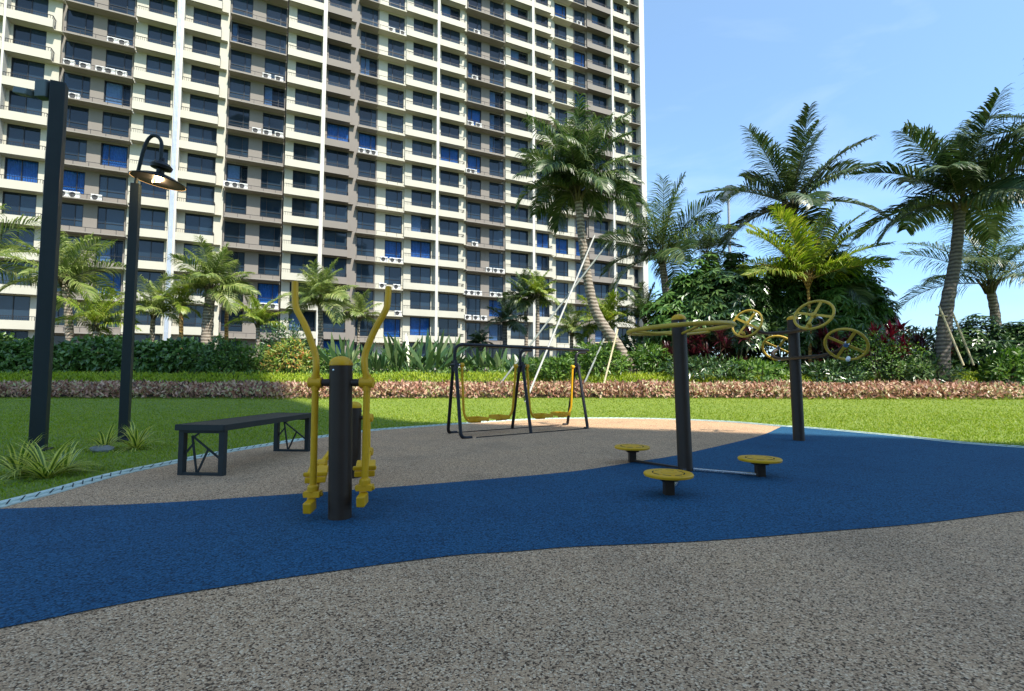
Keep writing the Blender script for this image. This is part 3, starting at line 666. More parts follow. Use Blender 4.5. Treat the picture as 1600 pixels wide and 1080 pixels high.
# props
def prop(label, pts, r, m, group='bamboo and steel poles propping the palms'):
    mb = MB(); o0 = Vector(pts[0]); mb.tube([Vector(p) for p in pts], r, 10)
    return tag(mb.build('prop_pole', m, smooth=True, origin=tuple(o0)), label, 'prop pole', group)
prop('long pale steel pole leaning from the lawn up to the tall curved palm', [G(812, 655) + Vector((0, 3.0, 0)), U(929, 368, 19.6)] if False else [U(812, 650, 15.6), U(929, 368, 20.0)], .033, M['pipe_white'])
prop('grey green pole crossing behind the long pale one left of the curved palm', [Vector((U(764, 622, 18).x, 18, gz(0, 18)-.05)), U(950, 380, 20.6)], .036, M['prop_grey'])
prop('thin bamboo pole leaning on the foot of the tall curved palm from the right', [U(936, 630, 17.0), U(965, 515, 20.0)], .035, M['bamboo'])
prop('dull bamboo pole behind the right end of the air walker', [U(909, 608, 18.0), U(946, 525, 20.6)], .035, M['prop_grey'])
prop('left one of the two bamboo poles bracing the thick right palm', [U(1505, 562, 17.6) - UP_*.2, U(1467, 478, 18.3)], .035, M['bamboo'])
prop('right one of the two bamboo poles bracing the thick right palm', [U(1521, 562, 18.0) - UP_*.2, U(1488, 488, 18.4)], .035, M['bamboo'])
prop('short level bamboo piece tying the braces to the thick right palm', [U(1462, 492, 18.3), U(1492, 496, 18.35)], .03, M['bamboo'])
prop('level bamboo piece tied across the curved palm above its foot', [U(930, 536, 20.3), U(966, 534, 20.2)], .03, M['bamboo'])

# ---- shrubs
def leafcloud(mb, c, rad, n, L, w_, rn, zmin=-.5, whorl=0, droop=.4, flat=0, shell=.55, lump=.35):
    c = Vector(c); rad = Vector(rad); off = Vector((rn.uniform(0, 99), rn.uniform(0, 99), rn.uniform(0, 99)))
    for i in range(n):
        d = rdir(rn, zmin, 1); k = 1 + lump * noise.noise(d*1.7 + off) * 1.6
        r_ = k * (shell + (1-shell) * rn.random() ** .5)
        p = c + Vector((d.x*rad.x*r_, d.y*rad.y*r_, d.z*rad.z*r_))
        if whorl:
            ax = (d + UP_*.8 + rdir(rn)*.4).normalized(); a = ax.cross(Vector((.3, .5, .8))).normalized(); b = ax.cross(a); ph = rn.random()*6
            for q in range(whorl):
                an = ph + 2*PI*q/whorl; dd = (a*math.cos(an) + b*math.sin(an)) + ax*.12 - UP_*droop*rn.uniform(.5, 1.2)
                leaf(mb, p, dd, ax, L*rn.uniform(.8, 1.15), w_)
        else:
            dd = (d*.7 + rdir(rn)*.8 + UP_*.15 - UP_*droop*rn.random()).normalized(); leaf(mb, p, dd, (d + UP_*.6 + rdir(rn)*.5).normalized(), L*rn.uniform(.7, 1.25), w_*rn.uniform(.8, 1.2))
def branches(mb, base, c, rad, n, rn, r=.03):
    for i in range(n):
        d = rdir(rn, .1, 1); p = Vector(c) + Vector((d.x*rad[0], d.y*rad[1], d.z*rad[2]))*.75; b = Vector(base) + Vector((rn.uniform(-.1, .1), rn.uniform(-.1, .1), 0))
        mb.tube([b, b.lerp(p, .5) + rdir(rn)*.12*rad[0], p], [r, r*.7, r*.25], 5)
def shrub(label, xpx, Y, ytop, wpx, mat, n, L, w_, seed, whorl=0, droop=.4, name='shrub', cat='shrub', group=None, lump=.35, depth=.8, zmin=-.5):
    rn = random.Random(seed); b = gb(xpx, Y); top = U(xpx, ytop, Y).z; h = top - b.z; rx = wpx/2/FPX*Y
    root = empty(name, b, label=label, cat=cat, group=group)
    mb = MB(); c = Vector((0, 0, h*.52)); branches(mb, (0, 0, 0), c, (rx, rx*depth, h*.5), 9, rn); mb.build('stem', M['stem'], root, smooth='all')
    mb = MB(); leafcloud(mb, c, (rx, rx*depth, h*.52), n, L, w_, rn, zmin, whorl, droop, lump=lump); mb.build('foliage', M[mat], root)
    return root
gS = 'dark umbrella leaved shrubs'
shrub('leftmost of the tall dark umbrella leaved shrubs, below the broad palm', 1082, 22.5, 424, 120, 'leaf_hedge', 900, .42, .13, 1, 7, .5, group=gS)
shrub('widest dark umbrella leaved shrub under the floodlight pole', 1150, 21.8, 408, 130, 'leaf_dark', 1100, .42, .13, 2, 7, .5, group=gS)
shrub('dark umbrella leaved shrub behind the four wheels', 1225, 22.2, 425, 120, 'leaf_dark', 900, .42, .13, 3, 7, .5, group=gS)
shrub('dark umbrella leaved shrub with glossy tips at the right end of the tall dark group', 1315, 21.8, 412, 130, 'leaf_hedge', 1000, .42, .13, 4, 7, .5, group=gS)
shrub('lower dark umbrella leaved shrub against the sky beside the red cordyline', 1362, 22.5, 440, 80, 'leaf_dark', 400, .40, .12, 5, 7, .5, group=gS)
shrub('dark shrub between the thick right palm and the loose palm', 1530, 21, 502, 100, 'leaf_dark', 700, .26, .10, 6, 5, .4, group='dark shrubs by the right palms')
shrub('dark shrub at the right edge below the loose palm', 1600, 20.5, 508, 90, 'leaf_dark', 700, .26, .10, 7, 5, .4, group='dark shrubs by the right palms')
shrub('rounded olive green bush under the bright red cordyline', 1372, 18.9, 528, 110, 'leaf_mid', 2600, .09, .05, 8, 0, .2, group=None)
shrub('bright broad leaved bush at the foot of the right edge palms', 1578, 18.7, 552, 70, 'leaf_mid', 900, .28, .09, 9, 0, .5, group=None)
for i, (x, Y, yt, wd_, mt, lb) in enumerate([
    (1175, 19.6, 566, 110, 'leaf_mid', 'leafy green bush below the left pair of wheels'),
    (1085, 19.9, 563, 120, 'leaf_dark', 'leafy dark bush behind the ring of the waist twister'),
    (1440, 18.8, 562, 90, 'leaf_strel', 'silvery leaved bush at the foot of the thick right palm'),
    (1300, 19.2, 568, 90, 'leaf_dark', 'low dark bush below the right pair of wheels'),
    (1010, 20.6, 545, 70, 'leaf_mid', 'green bush right of the curved trunk base'),
    (930, 20.2, 540, 90, 'leaf_mid', 'green bush left of the curved trunk base'),
    (868, 19.6, 560, 80, 'leaf_mid', 'bright bush behind the right seat of the air walker')]):
    shrub(lb, x, Y, yt, wd_, mt, 1300, .24, .075, 20+i, 0, .5, group='leafy bushes behind the flower bed')
def rosette(mb, c, n, L, w_, rn, el=(.3, 1.4), droop=.6, segs=5, profile='strap', two=False):
    c = Vector(c)
    for i in range(n):
        a = rn.random()*2*PI; e_ = rn.uniform(*el); d = Vector((math.cos(a)*math.cos(e_), math.sin(a)*math.cos(e_), math.sin(e_))); l_ = L*rn.uniform(.65, 1.1)
        p = c + Vector((math.cos(a), math.sin(a), 0))*rn.uniform(0, .06)*L
        if two:
            for k, (o_, ww) in enumerate(((0, w_*.5), (-1, w_*.34), (1, w_*.34))):
                s_ = d.cross(UP_).normalized()*o_*w_*.40; blade(mb, p + s_, d, l_*(1 if o_ == 0 else .94), ww, droop, segs, 0 if o_ == 0 else 1, profile=profile)
        else: blade(mb, p, d, l_, w_*rn.uniform(.8, 1.15), droop*rn.uniform(.6, 1.3), segs, 0, profile=profile)
def cordyline(label, x, Y, ytop, wpx, mat, heads, seed, group):
    rn = random.Random(seed); b = gb(x, Y); h = U(x, ytop, Y).z - b.z; rx = wpx/2/FPX*Y
    root = empty('cordyline', b, label=label, cat='plant', group=group); st = MB(); fo = MB()
    for i in range(heads):
        q = Vector((rn.uniform(-rx*.8, rx*.8), rn.uniform(-.4, .4), h*rn.uniform(.25, .72))); st.tube([(q.x*.4, q.y*.4, 0), (q.x*.8, q.y*.8, q.z*.5), q], [.025, .02, .018], 6)
        rosette(fo, q, 26, .6, .10, rn, (-.2, 1.45), .5, 4)
    st.build('stem', M['stem'], root); fo.build('foliage', M[mat], root)
cordyline('bright red cordyline left of the thick right palm', 1395, 19.4, 472, 62, 'leaf_red', 10, 1, 'red and maroon cordylines')
cordyline('deep maroon cordyline touching the thick right palm trunk', 1440, 19.6, 482, 76, 'leaf_maroon', 11, 2, 'red and maroon cordylines')
cordyline('maroon cordyline in the shade left of the wheels', 1130, 20.4, 492, 110, 'leaf_maroon', 18, 3, 'red and maroon cordylines')
cordyline('maroon cordyline in the shade behind the waist twister ring', 1060, 20.8, 505, 80, 'leaf_maroon', 13, 4, 'red and maroon cordylines')
cordyline('maroon cordyline with red tips between the pairs of wheels', 1300, 20.4, 500, 80, 'leaf_maroon', 13, 5, 'red and maroon cordylines')
def strel(label, x, Y, ytop, wpx, seed, group='bird of paradise plants', mat='leaf_strel', n=34):
    rn = random.Random(seed); b = gb(x, Y); h = U(x, ytop, Y).z - b.z; root = empty('leafy_plant', b, label=label, cat='plant', group=group); mb = MB()
    for i in range(n):
        a = rn.random()*2*PI; e_ = rn.uniform(.75, 1.45); d = Vector((math.cos(a)*math.cos(e_), math.sin(a)*math.cos(e_), math.sin(e_)))
        p = Vector((rn.uniform(-.5, .5)*wpx/FPX*Y*.7, rn.uniform(-.3, .3), 0)); blade(mb, p, d, h*rn.uniform(.8, 1.2), .15, .18, 7, 0, nrm=rdir(rn), profile='paddle')
    mb.build('foliage', M[mat], root)
for i, (x, yt, wd_, lb) in enumerate([(660, 522, 60, 'broad clump of paddle leaves left of the air walker'), (620, 528, 50, 'clump of paddle leaves right of the elliptical trainer handle'), (700, 532, 50, 'clump of paddle leaves beside the left frame of the air walker'),
    (545, 532, 50, 'clump of paddle leaves directly behind the elliptical trainer post'), (585, 545, 40, 'low clump of paddle leaves inside the right handle'), (765, 545, 60, 'clump of paddle leaves behind the left swing of the air walker'),
    (815, 552, 50, 'clump of paddle leaves behind the middle frame of the air walker')]):
    strel(lb, x, 20.6 + (i % 3)*.4, yt, wd_, 50+i)
for i, (x, yt, wd_, mt, lb) in enumerate([(362, 542, 70, 'leaf_mid', 'mid green bush at the end of the dark hedge'), (410, 542, 80, 'leaf_mid', 'bright green bush behind the far end of the bench'), (452, 536, 70, 'leaf_croton', 'orange tipped croton bush left of the left handle'),
    (498, 548, 60, 'leaf_mid', 'mid green bush behind the left handle'), (340, 530, 60, 'leaf_hedge', 'dark leaved bush under the thick pale trunk'), (445, 505, 70, 'leaf_dark', 'darkest bush in front of the tower base left of the handles')]):
    shrub(lb, x, 20.4 + (i % 2)*.8, yt, wd_, mt, 1500, .16, .06, 70+i, 0, .3, group='mixed bushes behind the clipped strip')
# dark broad leaved hedge in the left half: clumps one can tell apart
for i, (x, yt, wd_) in enumerate([(-30, 522, 90), (35, 534, 80), (95, 540, 80), (160, 530, 90), (225, 537, 80), (285, 533, 80)]):
    shrub(['dark broad leaved hedge shrub cut by the left picture edge', 'dark broad leaved hedge shrub left of the near square pole', 'dark broad leaved hedge shrub just right of the near square pole', 'dark broad leaved hedge shrub under the bright palm between the poles',
           'dark broad leaved hedge shrub right of the gooseneck lamp post', 'dark broad leaved hedge shrub at the right end of the hedge'][i], x, 20.9, yt, wd_*1.25, 'leaf_hedge', 1700, .22, .15, 90+i, 0, .7, group='dark hedge in the left half', lump=.15, depth=.6)

for i, (x, Y, yt, wd_, lb) in enumerate([(1100, 24.5, 505, 190, 'dark undergrowth shrub behind the waist twister ring'), (1215, 24, 505, 190, 'dark undergrowth shrub behind the wheel machine post'), (1340, 24, 505, 190, 'dark undergrowth shrub behind the olive bush'),
    (1450, 23.5, 520, 150, 'dark undergrowth shrub behind the maroon cordyline'), (1010, 25.5, 525, 130, 'dark undergrowth shrub right of the curved trunk base'), (940, 25.5, 545, 130, 'dark undergrowth shrub left of the curved trunk base')]):
    shrub(lb, x, Y, yt, wd_, 'leaf_dark', 1600, .34, .12, 120+i, 0, .5, group='dark undergrowth shrubs', zmin=-.9, lump=.2)
# low planting strips: nobody can count them
rn = random.Random(77)
def strip(name, label, x0, x1, yf, yb, hfun, dens, L, w_, mat, spread=1.0, upw=.5, cat='ground cover'):
    mb = MB(); area = (x1-x0)*(yb(0)-yf(0)); n = int(area*dens)
    for i in range(n):
        x = rn.uniform(x0, x1); a, b = yf(x), yb(x); y = a + (b-a)*rn.random(); t = (y-a)/(b-a)
        h = hfun(x) * (.25 + .75*math.sin(PI*min(1, max(0, .12+t*.76)))**.5) * (1 + .22*noise.noise(Vector((x*1.1, y*1.1, 3))) + .12*noise.noise(Vector((x*4, y*4, 9))))
        z = gz(x, y) + h*(rn.random()**.45 if t > .2 else rn.random())
        d = (rdir(rn, -.2, .9)*spread + UP_*upw); leaf(mb, Vector((x, y, z)), d, (rdir(rn, .1, 1) + Vector((0, -.5, .3))).normalized(), L*rn.uniform(.7, 1.3), w_*rn.uniform(.8, 1.2))
    return tag(mb.build(name, M[mat]), label, cat, kind='stuff')
wv = lambda x: .18*math.sin(x*.35+1) + .08*math.sin(x*1.1)
endr = lambda x: 0
strip('coppery_groundcover', 'low coppery pink groundcover strip along the far edge of the lawn', -23, 17.0, lambda x: BED - .95 + wv(x) - .4*sstep(8, 15, x), lambda x: BED + .75 + wv(x)*.6, lambda x: .48, 340, .15, .07, 'leaf_pink')
strip('lime_groundcover', 'bright lime green clipped strip behind the coppery groundcover', -25, 19, lambda x: BED + .65 + wv(x)*.6, lambda x: BED + 2.0 + wv(x)*.5, lambda x: .42, 620, .14, .026, 'leaf_lime', upw=.9)
strip('leafy_groundcover', 'mid green leafy groundcover filling the bed between the shrubs', -26, 26, lambda x: BED + 1.9, lambda x: 25, lambda x: .45, 130, .2, .07, 'leaf_mid')
strip('leafy_groundcover', 'low green groundcover beyond the right end of the coppery strip', 17.0, 28, lambda x: BED - .1 + wv(x), lambda x: BED + 2, lambda x: .38, 500, .10, .04, 'leaf_mid')
# lawn blades
mb = MB(); rn = random.Random(9)
def inside(px, py):
    c = False; n_ = len(EDGE); 
    for i in range(n_):
        a = EDGE[i]; b = EDGE[(i+1) % n_]
        if (a.y > py) != (b.y > py) and px < (b.x-a.x)*(py-a.y)/(b.y-a.y)+a.x: c = not c
    return c
cnt = 0
while cnt < 110000:
    Y = 3.1 + 15*rn.random()**.8; X = rn.uniform(-1.3, 1.35)*Y
    pr = min(1, (9/Y)**1.2)
    if rn.random() > pr: continue
    if inside(X, Y): continue
    o_ = min((EDGE[k]-Vector((X, Y, 0))).length_squared for k in range(0, len(EDGE), 3))
    if o_ < .05 and any((EDGE[k]-Vector((X, Y, 0))).length_squared < .022 for k in range(len(EDGE))): continue
    g_ = gz(X, Y); h = rn.uniform(.018, .042); a = rn.random()*6.28; wd_ = .004 + .0006*Y; dx, dy = math.cos(a)*wd_, math.sin(a)*wd_
    lx, ly = rn.uniform(-.03, .03), rn.uniform(-.03, .03)
    k = len(mb.v); mb.v += [(X-dx, Y-dy, g_), (X+dx, Y+dy, g_), (X+lx, Y+ly, g_+h)]; mb.f.append((k, k+1, k+2)); mb.m.append(0); cnt += 1
tag(mb.build('grass', M['blade']), 'short mown grass of the lawn round the playground', 'grass', kind='stuff')
# variegated lilies
for i, (x, y, s_, n_, lb) in enumerate([(28, 742, .42, 46, 'variegated lily tuft cut by the left edge, left of the near square pole'), (72, 747, .46, 52, 'largest variegated lily tuft, in front of the near square pole'), (100, 738, .34, 30, 'small variegated lily tuft right of the near square pole'),
        (163, 704, .36, 36, 'variegated lily tuft left of the gooseneck lamp post, behind the grey stone'), (213, 702, .40, 46, 'variegated lily tuft right of the gooseneck lamp post')]):
    p = G(x, y); mb = MB(); rosette(mb, (0, 0, 0), int(n_*.85), s_*1.08, .042, random.Random(200+i), (.25, 1.4), .75, 6, two=True)
    tag(mb.build('spider_lily', [M['lily'], M['lily_edge']], origin=None), lb, 'plant', 'variegated lilies at the pole feet').location = p
bm = bmesh.new(); bmesh.ops.create_icosphere(bm, subdivisions=4, radius=1)
for v in bm.verts:
    v.co *= 1 + .18*noise.noise(v.co*1.5) + .05*noise.noise(v.co*5); v.co.x *= .13; v.co.y *= .09; v.co.z *= .05
me = bpy.data.meshes.new('stone'); bm.to_mesh(me); bm.free(); me.materials.append(M['stone']); me.polygons.foreach_set('use_smooth', [True]*len(me.polygons))
o = bpy.data.objects.new('stone', me); C.objects.link(o); o.location = G(160, 706) + UP_*.03; tag(o, 'flat grey stone in the grass by the lamp post lily', 'stone')
# ---------------------------------------------------------------- poles
b = G(59, 704); Yp = b.y
root = empty('square_pole', b, label='thick dark square pole at the left with a camera box near its top', cat='pole')
topz = U(89, 131, Yp).z
mb = MB(); Mx = Matrix.Rotation(R(28), 4, 'Z'); mb.box((-.075, -.075, 0), (.075, .075, topz), 0, Mx); mb.build('post', M['pole'], root, bevel=.008)
mb = MB(); mb.box((-.12, -.12, 0), (.12, .12, .02), 0, Mx); mb.build('base_plate', M['pole'], root, bevel=.004)
p = U(69, 141, Yp - .05) - b
root2 = empty('security_camera', b + p, label='small grey security camera on a junction box near the top of the square pole', cat='camera')
mb = MB(); mb.box((-.07, -.06, -.11), (.07, .06, .11)); mb.build('junction_box', M['camgrey'], root2, bevel=.01)
mb = MB(); mb.tube([(-.07, 0, -.02), (-.12, -.02, -.03), (-.14, -.03, -.06)], .012, 8); mb.build('bracket', M['camgrey'], root2, smooth=True)
mb = MB(); Mc = Matrix.Translation((-.20, -.04, -.05)) @ Matrix.Rotation(R(-12), 4, 'Z') @ Matrix.Rotation(R(14), 4, 'Y'); mb.box((-.13, -.05, -.04), (.10, .05, .04), 0, Mc); hs_ = mb.build('housing', M['camgrey'], root2, bevel=.012)
mb = MB(); mb.lathe([(.03, 0), (.034, .01), (.02, .012)], 16, Mc @ Matrix.Translation((-.131, 0, 0)) @ Matrix.Rotation(R(-90), 4, 'Y')); mb.build('lens', M['slot'], hs_)
# gooseneck lamp
b = G(193, 690); Yp = b.y
root = empty('street_lamp', b, label='tall slim lamp post with a gooseneck and wide lit dish shade', cat='lamp')
q = lambda x, y, dy=0: U(x, y, Yp + dy) - b
mb = MB(); zt = q(217, 288).z; mb.box((-.055, -.055, 0), (.055, .055, zt), 0, Matrix.Rotation(R(20), 4, 'Z')); mb.build('post', M['pole'], root, bevel=.006)
mb = MB(); mb.lathe([(.11, 0), (.11, .03), (.07, .05)], 24); mb.build('base_plate', M['pole'], root)
mb = MB(); P0 = Vector((0, 0, zt-.1)); x2 = q(247, 262).x
neck = curve([P0, Vector((0, 0, zt+.05)), Vector((q(227, 245).x*.55, 0, q(227, 245).z)), Vector((q(234, 220).x*.8, 0, q(234, 220).z)), Vector((q(244, 212).x*.9, 0, q(244, 212).z)), Vector((q(252, 222).x, 0, q(252, 222).z)), Vector((x2+.03, 0, q(253, 252).z))], 7)
mb.tube(neck, .024, 12); mb.build('gooseneck', M['pole'], root, smooth=True)
cx, cz = x2 + .02, q(247, 279).z
Ml = Matrix.Translation((cx, 0, cz)) @ Matrix.Rotation(R(9), 4, 'Y')
mb = MB(); mb.lathe([(.34, -.045), (.345, -.035), (.20, .03), (.09, .065), (.05, .07)], 40, Ml); shd = mb.build('lamp_shade', M['black'], root, smooth=True)
M['shade_in'] = paint('warm_white_reflector', (.62, .47, .30), .5, .06)
mb = MB(); mb.lathe([(.338, -.048), (.20, .018), (.06, .05)], 40, Ml); mb.f = mb.f[:-2]; mb.m = mb.m[:-2]; mb.build('reflector', M['shade_in'], shd, smooth=True)
mb = MB(); mb.lathe([(.05, .07), (.05, .13), (.13, .14), (.14, .18), (.10, .22), (.03, .25), (.02, .3)], 28, Ml); mb.build('cap', M['black'], root, smooth=True)
mL, nt_, b_, N_, L_ = nmat('lit_filament'); b_.inputs['Base Color'].default_value = (1, .8, .5, 1); b_.inputs['Emission Color'].default_value = (1, .72, .38, 1); b_.inputs['Emission Strength'].default_value = 3
nn_ = N_.new('ShaderNodeTexNoise'); rr_ = ramp(N_, [(0, (1, .62, .28)), (1, (1, .8, .5))]); L_.new(nn_.outputs[0], rr_.inputs[0]); L_.new(rr_.outputs[0], b_.inputs['Emission Color'])
mb = MB()
for dx in (-.045, 0, .045): mb.tube([(cx-.02+dx, -.03, cz-.065), (cx-.02+dx, -.03, cz+.045)], .011, 8)
mb.build('bulb', mL, root, smooth=True)
ll = bpy.data.lights.new('lamp_light', 'POINT'); ll.energy = 9; ll.color = (1, .66, .34); ll.shadow_soft_size = .05
lo_ = bpy.data.objects.new('lamp_light', ll); C.objects.link(lo_); lo_.location = (cx, -.02, cz-.10); lo_.parent = root
# floodlight pole far away
b = gb(1144, 40); root = empty('floodlight_pole', b, label='thin pale floodlight mast with two lamps behind the dark shrubs', cat='floodlight')
t_ = U(1138, 300, 40) - b; mb = MB(); mb.tube([(0, 0, 0), (t_.x, 0, t_.z)], [.16, .09], 12); mb.build('mast', M['wire'], root, smooth=True)
mb = MB(); mb.bar((t_.x-.7, 0, t_.z-.1), (t_.x+.9, 0, t_.z+.0), .09, .09); mb.build('crossarm', M['wire'], root)
for dx, dz in ((-.45, -.5), (-.1, .15), (.35, .1)):
    mb = MB(); mb.lathe([(.13, -.26), (.34, .16), (.34, .23), (.29, .24)], 20, Matrix.Translation((t_.x+dx, -.15, t_.z+dz)) @ Matrix.Rotation(R(115), 4, 'X') @ Matrix.Rotation(R(-18), 4, 'Y')); mb.build('floodlight', M['wire'], root, smooth=True)

# ---------------------------------------------------------------- bench
A, B_, Cc, D_ = G(276, 746), G(344, 746), G(486, 706), G(431, 706)
f0, f1 = (A+B_)/2, (Cc+D_)/2; ax = (f1-f0); LB = ax.length; rz = math.atan2(ax.y, ax.x); HB = .455
root = empty('bench', f0, rz, label='backless charcoal steel bench with branch patterned end frames at the rubber edge', cat='bench')
W2 = (B_-A).length/2; t = .05
for k, x in enumerate((.04, LB-.04)):
    mb = MB()
    for s in (-1, 1): mb.box((x-t/2, s*W2-t/2, 0), (x+t/2, s*W2+t/2, HB-.045))
    mb.box((x-t/2+.002, -W2+t/2, .0), (x+t/2-.002, W2-t/2, .035)); mb.box((x-t/2+.002, -W2+t/2, HB-.075), (x+t/2-.002, W2-t/2, HB-.047))
    fr = mb.build('end_frame', M['bench'], root, bevel=.003)
    mb = MB(); S = 1
    w0, w1 = W2-t/2, HB-.08; j = Vector((x, S*.05, .035)); up1 = Vector((x, S*w0*.45, w1-.06))
    mb.bar(j, Vector((x, S*w0*.62, w1-.02)), .014, .014); mb.bar(Vector((x, S*w0*.50, w1*.78)), Vector((x, S*w0, w1*.52)), .014, .014); mb.bar(Vector((x, S*w0*.62, w1-.02)), Vector((x, -w0, w1*.42)), .014, .014)
    mb.bar(j + Vector((0, -.01, 0)), Vector((x, -w0*.35, w1*.66)), .014, .014); mb.bar(Vector((x, S*w0*.62, w1-.04)), Vector((x, w0*.25, w1)), .014, .014)
    mb.build('branch_brace', M['bench'], fr)
mb = MB(); n_ = 1
mb.box((-.005, -W2-.035, HB-.045), (LB+.005, W2+.035, HB-.036))
for k in range(9):
    y0 = -W2-.035 + (2*W2+.07)*k/9; mb.box((0, y0+.004, HB-.036), (LB, y0+(2*W2+.07)/9-.004, HB))
mb.box((-.01, -W2-.045, HB-.05), (LB+.01, -W2-.033, HB+.003)); mb.box((-.01, W2+.033, HB-.05), (LB+.01, W2+.045, HB+.003)); mb.box((-.012, -W2-.033, HB-.05), (-.001, W2+.033, HB+.003)); mb.box((LB+.001, -W2-.033, HB-.05), (LB+.012, W2+.033, HB+.003))
mb.build('seat', M['bench'], root, bevel=.002)

def dome(r, h=None, seg=32):
    h = h or r*.75; return [(r*1.05, -.012), (r*1.05, 0)] + [(r*math.cos(a*PI/2/8), h*math.sin(a*PI/2/8)) for a in range(8)] + [(.002, h)]
# ---------------------------------------------------------------- elliptical trainer
b = G(531, 813); b2 = Vector(G(551, 748)); b2.x += .0
root = empty('elliptical_trainer', b, label='yellow and dark brown elliptical trainer with tall curved handle bars on a stout post', cat='exercise machine')
Y1 = b.y; ht = U(532, 571, Y1).z; r1 = .069
def post(h, r, tilt, loc, parent, name='post'):
    Mt = Matrix.Translation(loc) @ Matrix.Rotation(tilt, 4, 'Y'); mb = MB(); mb.lathe([(r*1.02, 0), (r, .01), (r, h)], 40, Mt); o = mb.build(name, M['post'], parent, smooth=True)
    mb = MB(); mb.lathe([(r*1.0, h-.002), (r*1.04, h+.0), (r*1.04, h+.008)] + [(r*1.02*math.cos(a*PI/16), h+.008+r*.72*math.sin(a*PI/16)) for a in range(8)] + [(.002, h+.008+r*.72)], 32, Mt); mb.build('dome_cap', M['yellow'], o, smooth=True)
    for a in (250, 10, 130):
        mb = MB(); mb.lathe([(.007, 0), (.007, .004), (.003, .006)], 10, Mt @ Matrix.Rotation(R(a), 4, 'Z') @ Matrix.Translation((r-.001, 0, h-.03)) @ Matrix.Rotation(R(90), 4, 'Y'))
        mb.build('bolt', M['chrome'], o, smooth=True)
    return o
post(ht, r1, R(-.8), Vector((0, 0, 0)), root, 'main_post')
p2 = b2 - b; h2 = U(551, 637, b2.y).z
post(h2, .064, 0, p2, root, 'rear_post')
L3 = lambda x, y, Y: U(x, y, Y) - b
hz = L3(531, 598, Y1).z
mb = MB(); mb.tube([(-.145, 0, hz), (.15, 0, hz)], .023, 16); mb.build('crossbar', M['post'], root, smooth=True)
for (ux, lx, pts_up, yb, pb) in ((493, 489, [(494, 575), (492, 552), (478, 512), (463, 482), (461, 460), (461, 441)], 770, (496, 797)), (573, 570, [(570, 575), (571, 552), (586, 515), (603, 484), (606, 466), (607, 449)], 760, (569, 788))):
    s = -1 if ux < 531 else 1
    hub = L3(ux, 598, Y1); lowp = L3(lx, yb, Y1)
    mb = MB(); pts = [lowp, hub] + [L3(x, y, Y1 + .02*k) for k, (x, y) in enumerate(pts_up)]
    mb.tube(curve([pts[0], pts[0].lerp(pts[1], .5)] + pts[1:], 7), .0205, 16); arm = mb.build('handle_bar', M['yellow'], root, smooth=True)
    mb = MB(); mb.lathe([(.026, -.043), (.033, -.040), (.033, .040), (.026, .043)], 24, Matrix.Translation(hub) @ Matrix.Rotation(R(90), 4, 'Y')); mb.lathe([(.026, -.05), (.026, .05)], 20, Matrix.Translation(hub)); mb.build('hub', M['yellow'], arm, smooth=True)
    # bottom clevis, foot bracket and pedal beam running back to the crank
    mb = MB(); mb.lathe([(.026, -.02), (.034, -.012), (.034, .02), (.026, .03)], 20, Matrix.Translation(lowp + UP_*.02)); mb.box((lowp.x-.05, lowp.y-.03, lowp.z-.025), (lowp.x+.05, lowp.y+.03, lowp.z+.012)); mb.lathe([(.012, -.06), (.012, .06)], 12, Matrix.Translation(lowp - UP_*.01) @ Matrix.Rotation(R(90), 4, 'Y'))
    mb.build('clevis', M['yellow'], arm, bevel=.004)
    back = Vector((p2.x + s*.15, p2.y - .12 + (.06 if s > 0 else -.2), .22 if s > 0 else .16))
    beam0 = lowp + Vector((0, -.06, -.075)); pm = beam0.lerp(back, .45)
    mb = MB(); mb.bar(beam0, back, .042, .045); bo = mb.build('pedal_beam', M['yellow'], root, bevel=.004)
    mb = MB(); mb.bar(beam0 + Vector((0, -.035, .0)), beam0 + Vector((0, .06, .012)), .050, .065); mb.build('beam_end', M['yellow'], bo, bevel=.008)
    mb = MB(); dirb = (back-beam0).normalized(); c0 = beam0 + dirb*.42; c1 = beam0 + dirb*.78; mb.bar(c0 + UP_*.055, c1 + UP_*.055, .135, .04); mb.bar(c0 + UP_*.095 - dirb*.0, c0 + dirb*.02 + UP_*.095, .155, .03); mb.build('footplate', M['yellow'], bo, bevel=.008)
    ch = Vector((p2.x + s*.13, p2.y, L3(579, 653, b2.y).z if s > 0 else .32))
    mb = MB(); mb.bar(ch, back + UP_*.02, .03, .045); ck = mb.build('crank', M['yellow'], root, bevel=.005)
    for c_ in (ch, back + UP_*.02):
        mb = MB(); mb.lathe([(.03, -.035), (.036, -.028), (.036, .028), (.03, .035)], 20, Matrix.Translation(c_) @ Matrix.Rotation(R(90), 4, 'Y')); mb.build('bearing', M['yellow'], ck, smooth=True)
    mb = MB(); mb.tube([(p2.x, p2.y, ch.z), (ch.x, ch.y, ch.z)], .016, 12); mb.build('axle', M['post'], root, smooth=True)

